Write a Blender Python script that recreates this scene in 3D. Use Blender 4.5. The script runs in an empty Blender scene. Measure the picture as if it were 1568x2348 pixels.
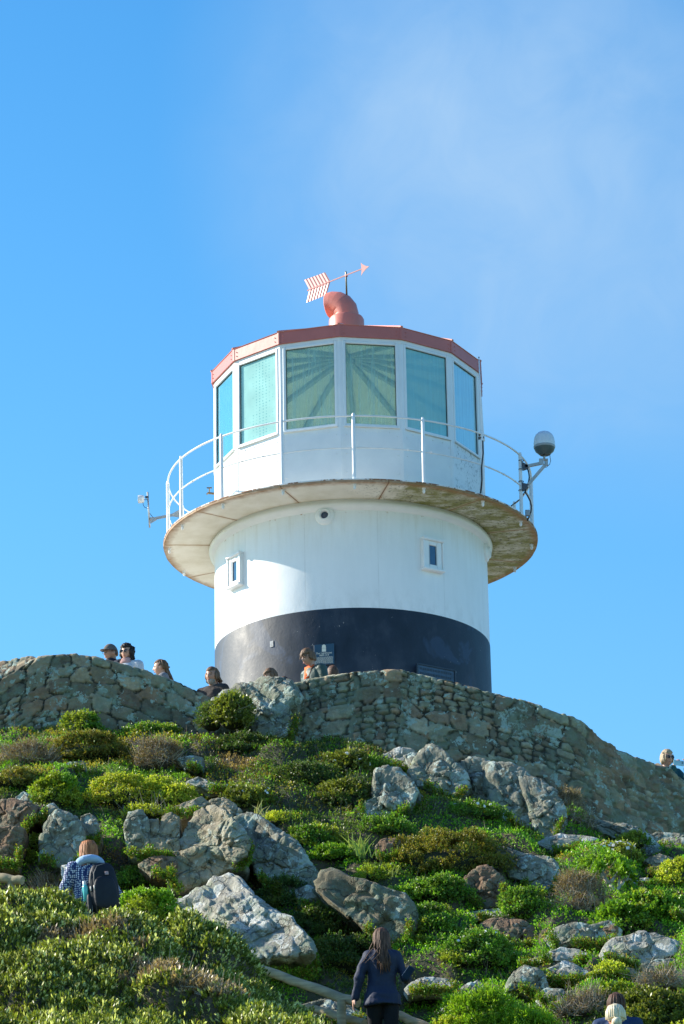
SUN_E = 5.0
SKY_S = 0.12
SKY_TINT = (.50,.95,1.08)
CLOUD = .85
CLOUD_COL = (2.0, 3.0, 4.2)
EXPO = 0.9
import bpy, math, random
import numpy as np
from mathutils import Vector, Matrix
sc = bpy.context.scene
COL = sc.collection
pi = math.pi
# ------------------------------------------------------------------ camera model
F, PITCH, ROLL, YAW = 7500.0, 0.3505871, 0.0171572, -0.00259666
AXIS_Y = 52.2134
cr, sr = math.cos(ROLL), math.sin(ROLL)
cp, sp = math.cos(PITCH), math.sin(PITCH)
cyw, syw = math.cos(YAW), math.sin(YAW)

def at(px, py, Y):
    """world point at horizontal distance Y along the sight line of a photograph position"""
    X = px-784.0; Z = py-1173.5
    sx = (X*cr-Z*sr)/F; u = -(X*sr+Z*cr)/F
    y = cp-u*sp; z = sp+u*cp
    wx = sx*cyw+y*syw; wy = -sx*syw+y*cyw
    t = Y/wy
    return np.array([wx*t, Y, z*t])

def proj(P):
    P = np.asarray(P, float)
    X, Y, Z = P[..., 0], P[..., 1], P[..., 2]
    x = X*cyw-Y*syw; y = X*syw+Y*cyw
    d = y*cp+Z*sp; u = -y*sp+Z*cp
    sx = x*F/d; sy = -u*F/d
    return 784+sx*cr+sy*sr, 1173.5-sx*sr+sy*cr

def ppm(Y):            # photograph units per metre at distance Y
    return F/(Y*1.045)

cam_d = bpy.data.cameras.new('camera')
cam = bpy.data.objects.new('camera', cam_d); COL.objects.link(cam)
r0 = Vector((cyw, -syw, 0)); fh = Vector((syw, cyw, 0)); zz = Vector((0, 0, 1))
fw = fh*cp+zz*sp; u0 = -fh*sp+zz*cp
rt = r0*cr-u0*sr; up = r0*sr+u0*cr
cam.matrix_world = Matrix(((rt.x, up.x, -fw.x, 0), (rt.y, up.y, -fw.y, 0), (rt.z, up.z, -fw.z, 0), (0, 0, 0, 1)))
cam_d.sensor_fit = 'VERTICAL'; cam_d.sensor_height = 24.0; cam_d.lens = 24.0*F/2347.0
cam_d.clip_start = 0.5; cam_d.clip_end = 5000
sc.camera = cam

# ------------------------------------------------------------------ noise
def _h(ix, iy, iz, seed):
    n = (ix.astype(np.int64)*374761393 + iy.astype(np.int64)*668265263 + iz.astype(np.int64)*2147483647 + seed*974634777) & 0xffffffff
    n = ((n ^ (n >> 13))*1274126177) & 0xffffffff
    n = ((n ^ (n >> 16))*2246822519) & 0xffffffff
    return ((n ^ (n >> 15)) & 0xffffff)/16777215.0

def vnoise(p, seed=0):
    p = np.asarray(p, float)
    i = np.floor(p); f = p-i; f = f*f*(3-2*f); i = i.astype(np.int64)
    x, y, z = i[..., 0], i[..., 1], i[..., 2]
    fx, fy, fz = f[..., 0], f[..., 1], f[..., 2]
    r = 0
    for dx in (0, 1):
        for dy in (0, 1):
            for dz in (0, 1):
                w = (fx if dx else 1-fx)*(fy if dy else 1-fy)*(fz if dz else 1-fz)
                r = r+w*_h(x+dx, y+dy, z+dz, seed)
    return r*2-1

def fbm(p, octv=4, seed=0, gain=.5, ridged=False):
    p = np.asarray(p, float); a = 1.0; s = 0; t = 0
    for k in range(octv):
        n = vnoise(p*(2.03**k)+k*17.3, seed+k)
        if ridged: n = 1-2*np.abs(n)
        s = s+a*n; t += a; a *= gain
    return s/t

def cells(u, v, seed, e=2.0, jit=.85):
    """2-D cell pattern: F1, F2, id(0..1)x3"""
    iu = np.floor(u); iv = np.floor(v)
    f1 = np.full(u.shape, 9.); f2 = np.full(u.shape, 9.); cid = np.zeros(u.shape+(3,))
    for a in (-1, 0, 1):
        for b in (-1, 0, 1):
            cu = iu+a; cv = iv+b; z0 = np.zeros_like(cu)
            ju = _h(cu, cv, z0, seed); jv = _h(cu, cv, z0+1, seed)
            off = np.where(cv.astype(np.int64) % 2 == 0, 0, .0)
            dx = np.abs(cu+off+.5+(ju-.5)*jit-u); dy = np.abs(cv+.5+(jv-.5)*jit*.8-v)
            d = (dx**e+dy**e)**(1/e)
            m = d < f1
            f2 = np.where(m, f1, np.minimum(f2, d)); f1 = np.where(m, d, f1)
            for k in range(3):
                cid[..., k] = np.where(m, _h(cu, cv, z0+3+k, seed), cid[..., k])
    return f1, f2, cid

def sstep(a, b, x):
    t = np.clip((x-a)/(b-a), 0, 1); return t*t*(3-2*t)

# ------------------------------------------------------------------ objects
def tag(o, label=None, cat=None, group=None, kind=None):
    if label: o['label'] = label
    if cat: o['category'] = cat
    if group: o['group'] = group
    if kind: o['kind'] = kind
    return o

def root(name, loc, label, cat, group=None):
    o = bpy.data.objects.new(name, None); COL.objects.link(o)
    o.location = tuple(float(c) for c in loc); o.empty_display_size = .1
    o['wl'] = [float(c) for c in loc]
    return tag(o, label, cat, group)

def wl(o):
    return np.array(o['wl']) if (o is not None and 'wl' in o.keys()) else np.zeros(3)

def link(name, me, mats, parent=None, smooth=False):
    me.name = name
    o = bpy.data.objects.new(name, me); COL.objects.link(o)
    if not isinstance(mats, (list, tuple)): mats = [mats]
    for m in mats: me.materials.append(m)
    if parent is not None:
        o.parent = parent; o['wl'] = [float(c) for c in wl(parent)]
    if smooth: me.polygons.foreach_set('use_smooth', [True]*len(me.polygons))
    return o

def fast_mesh(V, Fc, col=None, smooth=False):
    """V (n,3), Fc (m,k) uniform polygons; col (m,3) face colours or (n,3) vertex colours"""
    me = bpy.data.meshes.new('m'); V = np.asarray(V, np.float32); Fc = np.asarray(Fc, np.int32)
    n, (m, k) = len(V), Fc.shape
    me.vertices.add(n); me.vertices.foreach_set('co', V.ravel())
    me.loops.add(m*k); me.loops.foreach_set('vertex_index', Fc.ravel())
    me.polygons.add(m); me.polygons.foreach_set('loop_start', np.arange(0, m*k, k, dtype=np.int32))
    if smooth: me.polygons.foreach_set('use_smooth', np.ones(m, bool))
    me.update(calc_edges=True)
    if col is not None:
        col = np.asarray(col, np.float32)
        dom = 'FACE' if len(col) == m and len(col) != n else 'POINT'
        a = me.attributes.new('Col', 'FLOAT_COLOR', dom)
        c4 = np.ones((len(col), 4), np.float32); c4[:, :3] = col
        a.data.foreach_set('color', c4.ravel())
    return me

class MB:
    def __init__(s): s.V = []; s.F = []
    def add(s, V, Fc):
        b = len(s.V); s.V += [tuple(map(float, v)) for v in V]; s.F += [tuple(i+b for i in f) for f in Fc]; return s
    def box(s, c, x, y, z):
        """centre c and three HALF axis vectors"""
        c, x, y, z = [np.asarray(q, float) for q in (c, x, y, z)]
        V = [c+a*x+b*y+d*z for d in (-1, 1) for b in (-1, 1) for a in (-1, 1)]
        return s.add(V, [(0, 2, 3, 1), (4, 5, 7, 6), (0, 1, 5, 4), (2, 6, 7, 3), (1, 3, 7, 5), (0, 4, 6, 2)])
    def bevbox(s, c, x, y, z, b):
        """box with chamfered edges (b metres)"""
        c, x, y, z = [np.asarray(q, float) for q in (c, x, y, z)]
        A = [x, y, z]; L = [np.linalg.norm(q) for q in A]
        V = []; idx = {}
        for sx in (-1, 1):
            for sy in (-1, 1):
                for sz in (-1, 1):
                    for k in range(3):
                        sg = (sx, sy, sz); p = c.copy()
                        for j in range(3):
                            f = 1.0 if j == k else max(0.0, 1-b/L[j])
                            p = p+A[j]*sg[j]*f
                        idx[(sx, sy, sz, k)] = len(V); V.append(p)
        Fc = []
        for k in range(3):
            j, l = (k+1) % 3, (k+2) % 3
            for sg in (-1, 1):
                q = []
                for a, d in ((-1, -1), (1, -1), (1, 1), (-1, 1)):
                    t = [0, 0, 0]; t[k] = sg; t[j] = a; t[l] = d
                    q.append(idx[(t[0], t[1], t[2], k)])
                Fc.append(q if sg > 0 else q[::-1])
        for k in range(3):       # edge chamfers (edge runs along k)
            j, l = (k+1) % 3, (k+2) % 3
            for a in (-1, 1):
                for d in (-1, 1):
                    def g(e, w):
                        t = [0, 0, 0]; t[k] = e; t[j] = a; t[l] = d
                        return idx[(t[0], t[1], t[2], w)]
                    Fc.append([g(-1, j), g(1, j), g(1, l), g(-1, l)])
        for sx in (-1, 1):
            for sy in (-1, 1):
                for sz in (-1, 1):
                    Fc.append([idx[(sx, sy, sz, k)] for k in range(3)])
        return s.add(V, Fc)
    def tube(s, pts, r, n=8, cap=True):
        pts = [np.asarray(p, float) for p in pts]; m = len(pts)
        if np.isscalar(r): r = [r]*m
        V = []; a = None
        for i in range(m):
            t = pts[min(i+1, m-1)]-pts[max(i-1, 0)]; t = t/(np.linalg.norm(t)+1e-9)
            if a is None:
                a = np.cross(t, [0, 0, 1.]);
                if np.linalg.norm(a) < 1e-3: a = np.cross(t, [1., 0, 0])
            a = a-t*np.dot(a, t); a = a/np.linalg.norm(a); b = np.cross(t, a)
            for k in range(n):
                q = 2*pi*k/n; V.append(pts[i]+r[i]*(math.cos(q)*a+math.sin(q)*b))
        Fc = [(i*n+k, i*n+(k+1) % n, (i+1)*n+(k+1) % n, (i+1)*n+k) for i in range(m-1) for k in range(n)]
        if cap: Fc += [tuple(range(n-1, -1, -1)), tuple((m-1)*n+k for k in range(n))]
        return s.add(V, Fc)
    def lathe(s, prof, c=(0, 0, 0), n=96, a0=0, a1=2*pi, axis=None):
        """prof = [(radius, height)], around a vertical axis through c (or given axis frame)"""
        c = np.asarray(c, float); full = abs(a1-a0-2*pi) < 1e-6; nn = n if full else n+1
        if axis is None: X, Yv, Z = np.eye(3)
        else:
            Z = np.asarray(axis, float); Z = Z/np.linalg.norm(Z)
            X = np.cross([0, 0, 1.], Z); X = np.array([1., 0, 0]) if np.linalg.norm(X) < 1e-3 else X/np.linalg.norm(X)
            Yv = np.cross(Z, X)
        V = [c+r*(math.sin(a0+(a1-a0)*k/n)*X-math.cos(a0+(a1-a0)*k/n)*Yv)+h*Z for (r, h) in prof for k in range(nn)]
        m = len(prof)
        Fc = [(i*nn+k, i*nn+(k+1) % nn, (i+1)*nn+(k+1) % nn, (i+1)*nn+k) for i in range(m-1) for k in range(n if full else n)]
        return s.add(V, Fc)
    def prism(s, poly, d):
        """flat polygon (list of 3-D points) given thickness vector d"""
        n = len(poly); d = np.asarray(d, float)
        V = [np.asarray(p, float) for p in poly]+[np.asarray(p, float)+d for p in poly]
        return s.add(V, [tuple(range(n)), tuple(range(2*n-1, n-1, -1))]+[(i, i+n, (i+1) % n+n, (i+1) % n) for i in range(n)])
    def ball(s, c, r, n=12, m=8):
        r = np.array([r]*3 if np.isscalar(r) else r, float); c = np.asarray(c, float)
        V = [c+r*np.array([math.sin(pi*j/m)*math.cos(2*pi*k/n), math.sin(pi*j/m)*math.sin(2*pi*k/n), math.cos(pi*j/m)]) for j in range(m+1) for k in range(n)]
        return s.add(V, [(j*n+k, j*n+(k+1) % n, (j+1)*n+(k+1) % n, (j+1)*n+k) for j in range(m) for k in range(n)])
    def build(s, name, m, parent=None, smooth=False, split=None):
        off = wl(parent)
        me = bpy.data.meshes.new(name)
        me.from_pydata([tuple(np.array(v)-off) for v in s.V], [], s.F); me.validate(); me.update()
        o = link(name, me, m, parent, smooth)
        if smooth and split:
            try: me.set_sharp_from_angle(angle=math.radians(split))
            except Exception: pass
        return o

# ------------------------------------------------------------------ materials
def new_mat(name):
    m = bpy.data.materials.new(name); m.use_nodes = True
    nt = m.node_tree; nt.nodes.clear()
    out = nt.nodes.new('ShaderNodeOutputMaterial'); b = nt.nodes.new('ShaderNodeBsdfPrincipled')
    nt.links.new(b.outputs[0], out.inputs[0])
    return m, nt, b, out

class N:
    """tiny node helper"""
    def __init__(s, nt): s.nt = nt
    def n(s, t, **kw):
        x = s.nt.nodes.new(t)
        for k, v in kw.items(): setattr(x, k, v)
        return x
    def set(s, sock, v):
        if hasattr(v, 'links') or isinstance(v, bpy.types.NodeSocket): s.nt.links.new(v, sock)
        else:
            if isinstance(v, (tuple, list)) and len(v) == 3 and sock.type == 'RGBA': v = (*v, 1)
            sock.default_value = v
    def coord(s, kind='Object', scale=None, loc=None):
        c = s.n('ShaderNodeTexCoord'); o = c.outputs[kind]
        if scale is not None or loc is not None:
            m = s.n('ShaderNodeMapping'); s.nt.links.new(o, m.inputs[0])
            if scale is not None: m.inputs['Scale'].default_value = scale if not np.isscalar(scale) else (scale,)*3
            if loc is not None: m.inputs['Location'].default_value = loc
            o = m.outputs[0]
        return o
    def noise(s, v, scale=5, det=5, rough=.55, dist=0):
        x = s.n('ShaderNodeTexNoise'); s.set(x.inputs['Vector'], v)
        x.inputs['Scale'].default_value = scale; x.inputs['Detail'].default_value = det
        x.inputs['Roughness'].default_value = rough; x.inputs['Distortion'].default_value = dist
        return x.outputs['Fac']
    def vor(s, v, scale=5, feature='F1', out='Distance', rand=1):
        x = s.n('ShaderNodeTexVoronoi', feature=feature); s.set(x.inputs['Vector'], v)
        x.inputs['Scale'].default_value = scale; x.inputs['Randomness'].default_value = rand
        return x.outputs[out]
    def ramp(s, f, stops, interp='LINEAR'):
        x = s.n('ShaderNodeValToRGB'); s.set(x.inputs[0], f); e = x.color_ramp.elements; x.color_ramp.interpolation = interp
        while len(e) < len(stops): e.new(.5)
        for i, (p, c) in enumerate(stops):
            e[i].position = p; e[i].color = (c, c, c, 1) if np.isscalar(c) else (*c, 1)
        return x.outputs[0]
    def mix(s, f, a, b, mode='MIX'):
        x = s.n('ShaderNodeMix', data_type='RGBA', blend_type=mode)
        s.set(x.inputs[0], f); s.set(x.inputs[6], a); s.set(x.inputs[7], b); return x.outputs[2]
    def math(s, op, a, b=0, c=0):
        x = s.n('ShaderNodeMath', operation=op); s.set(x.inputs[0], a); s.set(x.inputs[1], b); s.set(x.inputs[2], c); return x.outputs[0]
    def sep(s, v):
        x = s.n('ShaderNodeSeparateXYZ'); s.set(x.inputs[0], v); return x.outputs
    def bump(s, h, strength=.3, dist=.02, normal=None):
        x = s.n('ShaderNodeBump'); s.set(x.inputs['Height'], h); x.inputs['Strength'].default_value = strength; x.inputs['Distance'].default_value = dist
        if normal is not None: s.set(x.inputs['Normal'], normal)
        return x.outputs[0]

def plain(name, col, rough=.6, metal=0, var=.12, scale=8, bump=.0, spec=.5, bs=30):
    m, nt, b, out = new_mat(name); k = N(nt); c = k.coord('Object')
    f = k.noise(c, scale, 4)
    lo = tuple(x*(1-var) for x in col); hi = tuple(min(1, x*(1+var)) for x in col)
    nt.links.new(k.ramp(f, [(.3, lo), (.7, hi)]), b.inputs['Base Color'])
    b.inputs['Roughness'].default_value = rough; b.inputs['Metallic'].default_value = metal
    b.inputs['Specular IOR Level'].default_value = spec
    if bump: nt.links.new(k.bump(k.noise(c, bs, 4), bump, .01), b.inputs['Normal'])
    return m
# ------------------------------------------------------------------ light, sky
SUN_EL = math.radians(30.0); SUN_AZ = math.radians(-106.0)     # azimuth from the direction facing the camera, to the left
sun_dir = Vector((math.sin(SUN_AZ)*math.cos(SUN_EL), -math.cos(SUN_AZ)*math.cos(SUN_EL), math.sin(SUN_EL)))
sl = bpy.data.lights.new('sun', 'SUN'); sl.energy = SUN_E; sl.angle = math.radians(.53); sl.color = (1, .93, .80)
so = bpy.data.objects.new('sun', sl); COL.objects.link(so); so.rotation_euler = sun_dir.to_track_quat('Z', 'Y').to_euler()
w = bpy.data.worlds.new('World'); sc.world = w; w.use_nodes = True
nt = w.node_tree; nt.nodes.clear(); k = N(nt)
wo = k.n('ShaderNodeOutputWorld'); bg = k.n('ShaderNodeBackground'); nt.links.new(bg.outputs[0], wo.inputs[0])
sky = k.n('ShaderNodeTexSky', sky_type='NISHITA'); sky.sun_disc = False; sky.sun_elevation = SUN_EL
sky.sun_rotation = math.atan2(sun_dir.x, sun_dir.y); sky.altitude = 200; sky.air_density = 1.0; sky.dust_density = .4; sky.ozone_density = 2.0
gc = k.coord('Generated'); gz = k.sep(gc)[2]
tint = k.mix(1.0, sky.outputs[0], k.ramp(gz, [(.0, (.62, .96, 1.06)), (.20, (.60, .96, 1.12)), (.34, (.46, .95, 1.12)), (.48, (.34, .88, 1.12)), (.62, (.36, .58, 1.0)), (1.0, (.40, .55, .97))]), 'MULTIPLY')
def dmask(px, py, r0_, r1_):
    d = at(px, py, 1.0); d = d/np.linalg.norm(d)
    vd = k.n('ShaderNodeVectorMath', operation='DOT_PRODUCT'); k.set(vd.inputs[0], gc); vd.inputs[1].default_value = tuple(d)
    nm = k.n('ShaderNodeMapRange', interpolation_type='SMOOTHSTEP'); k.set(nm.inputs[0], vd.outputs['Value'])
    nm.inputs[1].default_value = math.cos(math.radians(r1_)); nm.inputs[2].default_value = math.cos(math.radians(r0_))
    return nm.outputs[0]
nz = k.ramp(k.noise(gc, 10, 5, .5, .5), [(.32, 0), (.70, 1)])
nz2 = k.ramp(k.noise(gc, 30, 5, .6, 1.2), [(.3, .72), (.7, 1)])
m1 = dmask(1120, 330, 0.2, 6.0); m2 = dmask(1480, 560, .2, 5.5)
m3 = dmask(1150, 620, 0, 4.0); m4 = dmask(860, 200, 0, 4.0)
mm = k.math('MAXIMUM', k.math('MAXIMUM', m1, k.math('MULTIPLY', m2, .85)), k.math('MAXIMUM', k.math('MULTIPLY', m3, .9), k.math('MULTIPLY', m4, .5)))
cl = k.math('MULTIPLY', k.math('MULTIPLY', mm, k.math('ADD', k.math('MULTIPLY', nz, .55), .42)), nz2)
cl = k.math('MULTIPLY', cl, CLOUD)
fin = k.mix(cl, tint, CLOUD_COL)
nt.links.new(fin, bg.inputs[0]); bg.inputs[1].default_value = SKY_S
sc.view_settings.view_transform = 'Standard'; sc.view_settings.look = 'None'; sc.view_settings.gamma = 1; sc.view_settings.exposure = EXPO
# ------------------------------------------------------------------ lighthouse materials
def mat_white_wall():
    m, nt, b, o = new_mat('white_wall_paint'); k = N(nt); c = k.coord('Object')
    xyz = k.sep(c)
    stre = k.noise(k.coord('Object', scale=(3.0, 3.0, .35)), 3, 6, .6)
    base = k.ramp(k.math('ADD', k.math('MULTIPLY', stre, .5), k.math('MULTIPLY', k.noise(c, 1.2, 4), .5)), [(.3, (.76, .76, .75)), (.55, (.81, .81, .80)), (.8, (.84, .84, .83))])
    spk = k.ramp(k.vor(k.coord('Object'), 7.0), [(.0, 1), (.035, 1), (.05, 0)])
    sel = k.ramp(k.noise(c, 2.3, 2), [(.62, 0), (.68, 1)])
    base = k.mix(k.math('MULTIPLY', spk, sel), base, (.30, .16, .07))
    # vertical plate seams
    ang = k.math('ARCTAN2', xyz[0], k.math('MULTIPLY', xyz[1], -1))
    fr = k.math('FRACT', k.math('ADD', k.math('MULTIPLY', ang, 1/(2*pi/12)), .13))
    ds = k.math('ABSOLUTE', k.math('SUBTRACT', fr, .5))
    seam = k.ramp(ds, [(0, 1), (.004, 1), (.009, 0)])
    brk = k.ramp(k.noise(c, 3, 4), [(.35, .15), (.6, .7)])
    sm = k.math('MULTIPLY', seam, brk)
    base = k.mix(k.math('MULTIPLY', sm, .32), base, (.38, .36, .33))
    hz = k.ramp(k.math('ABSOLUTE', k.math('SUBTRACT', k.math('ADD', xyz[2], k.math('MULTIPLY', k.noise(c, 2, 2), .03)), 5.28)), [(0, 1), (.006, 1), (.012, 0)])
    hz = k.math('MULTIPLY', hz, k.ramp(k.noise(c, 1.6, 3), [(.45, 0), (.6, .6)]))
    base = k.mix(hz, base, (.45, .43, .40))
    tm = k.n('ShaderNodeMapRange'); k.set(tm.inputs[0], xyz[2]); tm.inputs[1].default_value = 6.1; tm.inputs[2].default_value = 7.0
    drip = k.ramp(k.noise(k.coord('Object', scale=(3, 3, .3)), 2.6, 5, .65), [(.50, 0), (.66, 1)])
    base = k.mix(k.math('MULTIPLY', k.math('MULTIPLY', drip, tm.outputs[0]), .20), base, (.50, .42, .30))
    rs_ = k.ramp(k.noise(c, 15, 4, .7), [(.60, 0), (.66, 1)]); tm2 = k.n('ShaderNodeMapRange'); k.set(tm2.inputs[0], xyz[2]); tm2.inputs[1].default_value = 6.93; tm2.inputs[2].default_value = 6.98
    base = k.mix(k.math('MULTIPLY', rs_, tm2.outputs[0]), base, (.36, .17, .07))
    low = k.n('ShaderNodeMapRange'); k.set(low.inputs[0], xyz[2]); low.inputs[1].default_value = 5.75; low.inputs[2].default_value = 5.33
    grime = k.ramp(k.noise(k.coord('Object', scale=(2, 2, 1)), 3, 6, .7), [(.45, 0), (.7, .35)])
    base = k.mix(k.math('MULTIPLY', grime, low.outputs[0]), base, (.45, .45, .43))
    nt.links.new(base, b.inputs['Base Color']); b.inputs['Roughness'].default_value = .45
    blister = k.ramp(k.vor(k.coord('Object'), 16), [(0, 1), (.10, .8), (.2, 0)])
    bsel = k.ramp(k.noise(c, 1.3, 3), [(.52, 0), (.62, 1)])
    h = k.math('ADD', k.math('MULTIPLY', k.noise(c, 2.5, 4, .5), .6), k.math('MULTIPLY', k.math('MULTIPLY', blister, bsel), .25))
    h = k.math('ADD', h, k.math('MULTIPLY', k.noise(c, 30, 3), .10))
    nt.links.new(k.bump(h, .45, .03), b.inputs['Normal'])
    return m

def mat_black_band():
    m, nt, b, o = new_mat('black_band_paint'); k = N(nt); c = k.coord('Object'); xyz = k.sep(c)
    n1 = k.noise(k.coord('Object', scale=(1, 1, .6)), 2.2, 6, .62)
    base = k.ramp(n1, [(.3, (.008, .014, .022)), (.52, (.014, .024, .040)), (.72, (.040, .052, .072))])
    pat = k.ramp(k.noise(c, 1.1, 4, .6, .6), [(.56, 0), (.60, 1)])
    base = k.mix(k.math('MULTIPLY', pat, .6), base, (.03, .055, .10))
    fleck = k.ramp(k.noise(c, 26, 3, .6), [(.70, 0), (.74, 1)])
    fs = k.ramp(k.noise(c, 1.7, 2), [(.5, 0), (.62, 1)])
    base = k.mix(k.math('MULTIPLY', k.math('MULTIPLY', fleck, fs), .8), base, (.5, .48, .45))
    nt.links.new(base, b.inputs['Base Color'])
    nt.links.new(k.ramp(n1, [(.3, .47), (.7, .64)]), b.inputs['Roughness'])
    b.inputs['Specular IOR Level'].default_value = .34
    h = k.math('ADD', k.math('MULTIPLY', k.noise(c, 5, 6, .65), .9), k.math('MULTIPLY', k.noise(c, 24, 4), .18))
    nt.links.new(k.bump(h, .22, .03), b.inputs['Normal'])
    return m

def mat_deck_under():
    m, nt, b, o = new_mat('cream_rusty_deck'); k = N(nt); c = k.coord('Object'); xyz = k.sep(c)
    r = k.math('SQRT', k.math('ADD', k.math('MULTIPLY', xyz[0], xyz[0]), k.math('MULTIPLY', xyz[1], xyz[1])))
    n1 = k.noise(c, 2.5, 6, .6)
    base = k.ramp(n1, [(.3, (.66, .61, .48)), (.6, (.78, .74, .63)), (.8, (.82, .79, .71))])
    # green growth on the damp side (its own patch)
    gx = k.math('ADD', k.math('ADD', xyz[0], k.math('MULTIPLY', k.math('SUBTRACT', k.noise(c, 1.6, 5, .65), .5), 2.0)), k.math('MULTIPLY', xyz[1], -.05))
    gm = k.ramp(gx, [(.0, 0), (.75, 0), (1.7, 1)])
    streak = k.ramp(k.noise(k.coord('Object', scale=(1, 1.6, 1)), 2.6, 7, .72), [(.36, .2), (.56, 1)])
    gm = k.math('MULTIPLY', gm, streak)
    pit = k.ramp(k.noise(c, 22, 4, .6), [(.58, 0), (.63, 1)])
    green = k.mix(k.noise(c, 6, 4), (.17, .18, .03), (.30, .27, .09))
    base = k.mix(gm, base, green)
    psel = k.ramp(gx, [(.2, 0), (.8, 1)])
    base = k.mix(k.math('MULTIPLY', pit, k.math('MULTIPLY', psel, .8)), base, (.09, .07, .045))
    # rust: rim, seams, bloom spots
    edge = k.ramp(k.math('ADD', r, k.math('MULTIPLY', k.math('SUBTRACT', k.noise(c, 5, 5, .7), .5), .16)), [(.0, 0), (.1, 0)])
    em = k.n('ShaderNodeMapRange'); k.set(em.inputs[0], k.math('ADD', r, k.math('MULTIPLY', k.math('SUBTRACT', k.noise(c, 6, 5, .7), .5), .22)))
    em.inputs[1].default_value = 3.0; em.inputs[2].default_value = 3.16
    base = k.mix(k.math('MULTIPLY', em.outputs[0], .85), base, k.mix(k.noise(c, 12, 3), (.42, .22, .08), (.20, .08, .035)))
    ang = k.math('ARCTAN2', xyz[0], k.math('MULTIPLY', xyz[1], -1))
    fr = k.math('FRACT', k.math('ADD', k.math('MULTIPLY', ang, 1/math.radians(32.)), .5+1.6/32-.41))
    ds = k.math('MULTIPLY', k.math('ABSOLUTE', k.math('SUBTRACT', fr, .5)), r)
    seam = k.ramp(ds, [(0, 1), (.012, 1), (.024, 0)])
    halo = k.ramp(k.math('ADD', ds, k.math('MULTIPLY', k.math('SUBTRACT', k.noise(c, 7, 4), .5), .2)), [(0, .55), (.1, 0)])
    base = k.mix(halo, base, (.52, .34, .16))
    base = k.mix(k.math('MULTIPLY', seam, .9), base, (.20, .09, .04))
    nt.links.new(base, b.inputs['Base Color']); b.inputs['Roughness'].default_value = .75
    nt.links.new(k.bump(k.math('SUBTRACT', k.noise(c, 7, 6, .65), seam), .35, .02), b.inputs['Normal'])
    return m

def mat_lantern_white(dirty=0):
    m, nt, b, o = new_mat('lantern_white_paint'); k = N(nt); c = k.coord('Object')
    base = k.ramp(k.noise(c, 3, 5, .6), [(.3, (.74, .75, .75)), (.7, (.82, .82, .81))])
    if dirty:
        sp = k.ramp(k.noise(k.coord('Object', scale=(1, 1, .45)), 34, 5, .7), [(.55, 0), (.62, .8)])
        ss = k.ramp(k.noise(c, 2.2, 3, .6), [(.36, .15), (.5, 1)])
        base = k.mix(k.math('MULTIPLY', sp, ss), base, (.07, .085, .07))
    nt.links.new(base, b.inputs['Base Color']); b.inputs['Roughness'].default_value = .4
    nt.links.new(k.bump(k.noise(c, 6, 4), .15, .02), b.inputs['Normal'])
    return m

def mat_glass(kind):
    m, nt, b, o = new_mat('teal_glass_'+kind); k = N(nt); nt.nodes.remove(b); c = k.coord('Object')
    tr = k.n('ShaderNodeBsdfTransparent'); gl = k.n('ShaderNodeBsdfGlossy'); df = k.n('ShaderNodeBsdfDiffuse')
    tl = k.n('ShaderNodeBsdfTranslucent')
    tr.inputs[0].default_value = (.80, .95, .90, 1); gl.inputs['Roughness'].default_value = .06; gl.inputs[0].default_value = (.8, .95, 1, 1)
    def mx(f, a, d):
        x = k.n('ShaderNodeMixShader'); k.set(x.inputs[0], f); nt.links.new(a.outputs[0], x.inputs[1]); nt.links.new(d.outputs[0], x.inputs[2]); return x
    streak = k.noise(k.coord('Object', scale=(9, 9, .5)), 2.5, 5, .65)
    if kind == 'clear':
        df.inputs[0].default_value = (.46, .70, .66, 1)
        s = mx(k.ramp(streak, [(.35, .14), (.78, .50)]), tr, df)
    elif kind == 'open':
        tr.inputs[0].default_value = (.9, .97, .95, 1); df.inputs[0].default_value = (.4, .6, .6, 1); s = mx(.06, tr, df)  # unseen bays: glass made clearer than the front so more daylight reaches the ceiling
    elif kind == 'milky':
        df.inputs[0].default_value = (.28, .60, .64, 1)
        s = mx(k.ramp(streak, [(.35, .62), (.75, .78)]), tr, df)
    elif kind == 'bluish':
        df.inputs[0].default_value = (.10, .36, .50, 1)  # blue of the reflected sky put into the diffuse colour of this pane
        s = mx(k.ramp(streak, [(.35, .5), (.75, .8)]), tr, df)
    elif kind == 'pale':
        df.inputs[0].default_value = (.42, .66, .72, 1)
        s = mx(k.ramp(streak, [(.35, .6), (.75, .85)]), tr, df)
    else:
        v = k.vor(k.coord('Object', scale=(1, 1, 1)), 19, rand=.2)
        col = k.ramp(v, [(.12, (.12, .40, .42)), (.30, (.42, .72, .66))])
        side = k.ramp(k.noise(c, 1.6, 3), [(.35, .75), (.7, 1)])
        nt.links.new(k.mix(1.0, col, side, 'MULTIPLY'), df.inputs[0])
        s = mx(.82, tr, df)
    lw = k.n('ShaderNodeLayerWeight'); lw.inputs[0].default_value = .18
    fac = k.math('ADD', k.math('MULTIPLY', lw.outputs['Fresnel'], .34), .04)
    s = mx(fac, s, gl)
    nt.links.new(s.outputs[0], o.inputs[0])
    return m

def mat_red(name, col, patch=False):
    m, nt, b, o = new_mat(name); k = N(nt); c = k.coord('Object')
    base = k.ramp(k.noise(c, 3, 5, .6), [(.3, tuple(x*.86 for x in col)), (.7, col)])
    if patch:
        f = k.ramp(k.noise(c, 7, 4, .7), [(.70, 0), (.74, .8)]); base = k.mix(f, base, (.62, .62, .6))
    nt.links.new(base, b.inputs['Base Color']); b.inputs['Roughness'].default_value = .42
    nt.links.new(k.bump(k.noise(c, 5, 4), .12, .02), b.inputs['Normal'])
    return m

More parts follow.
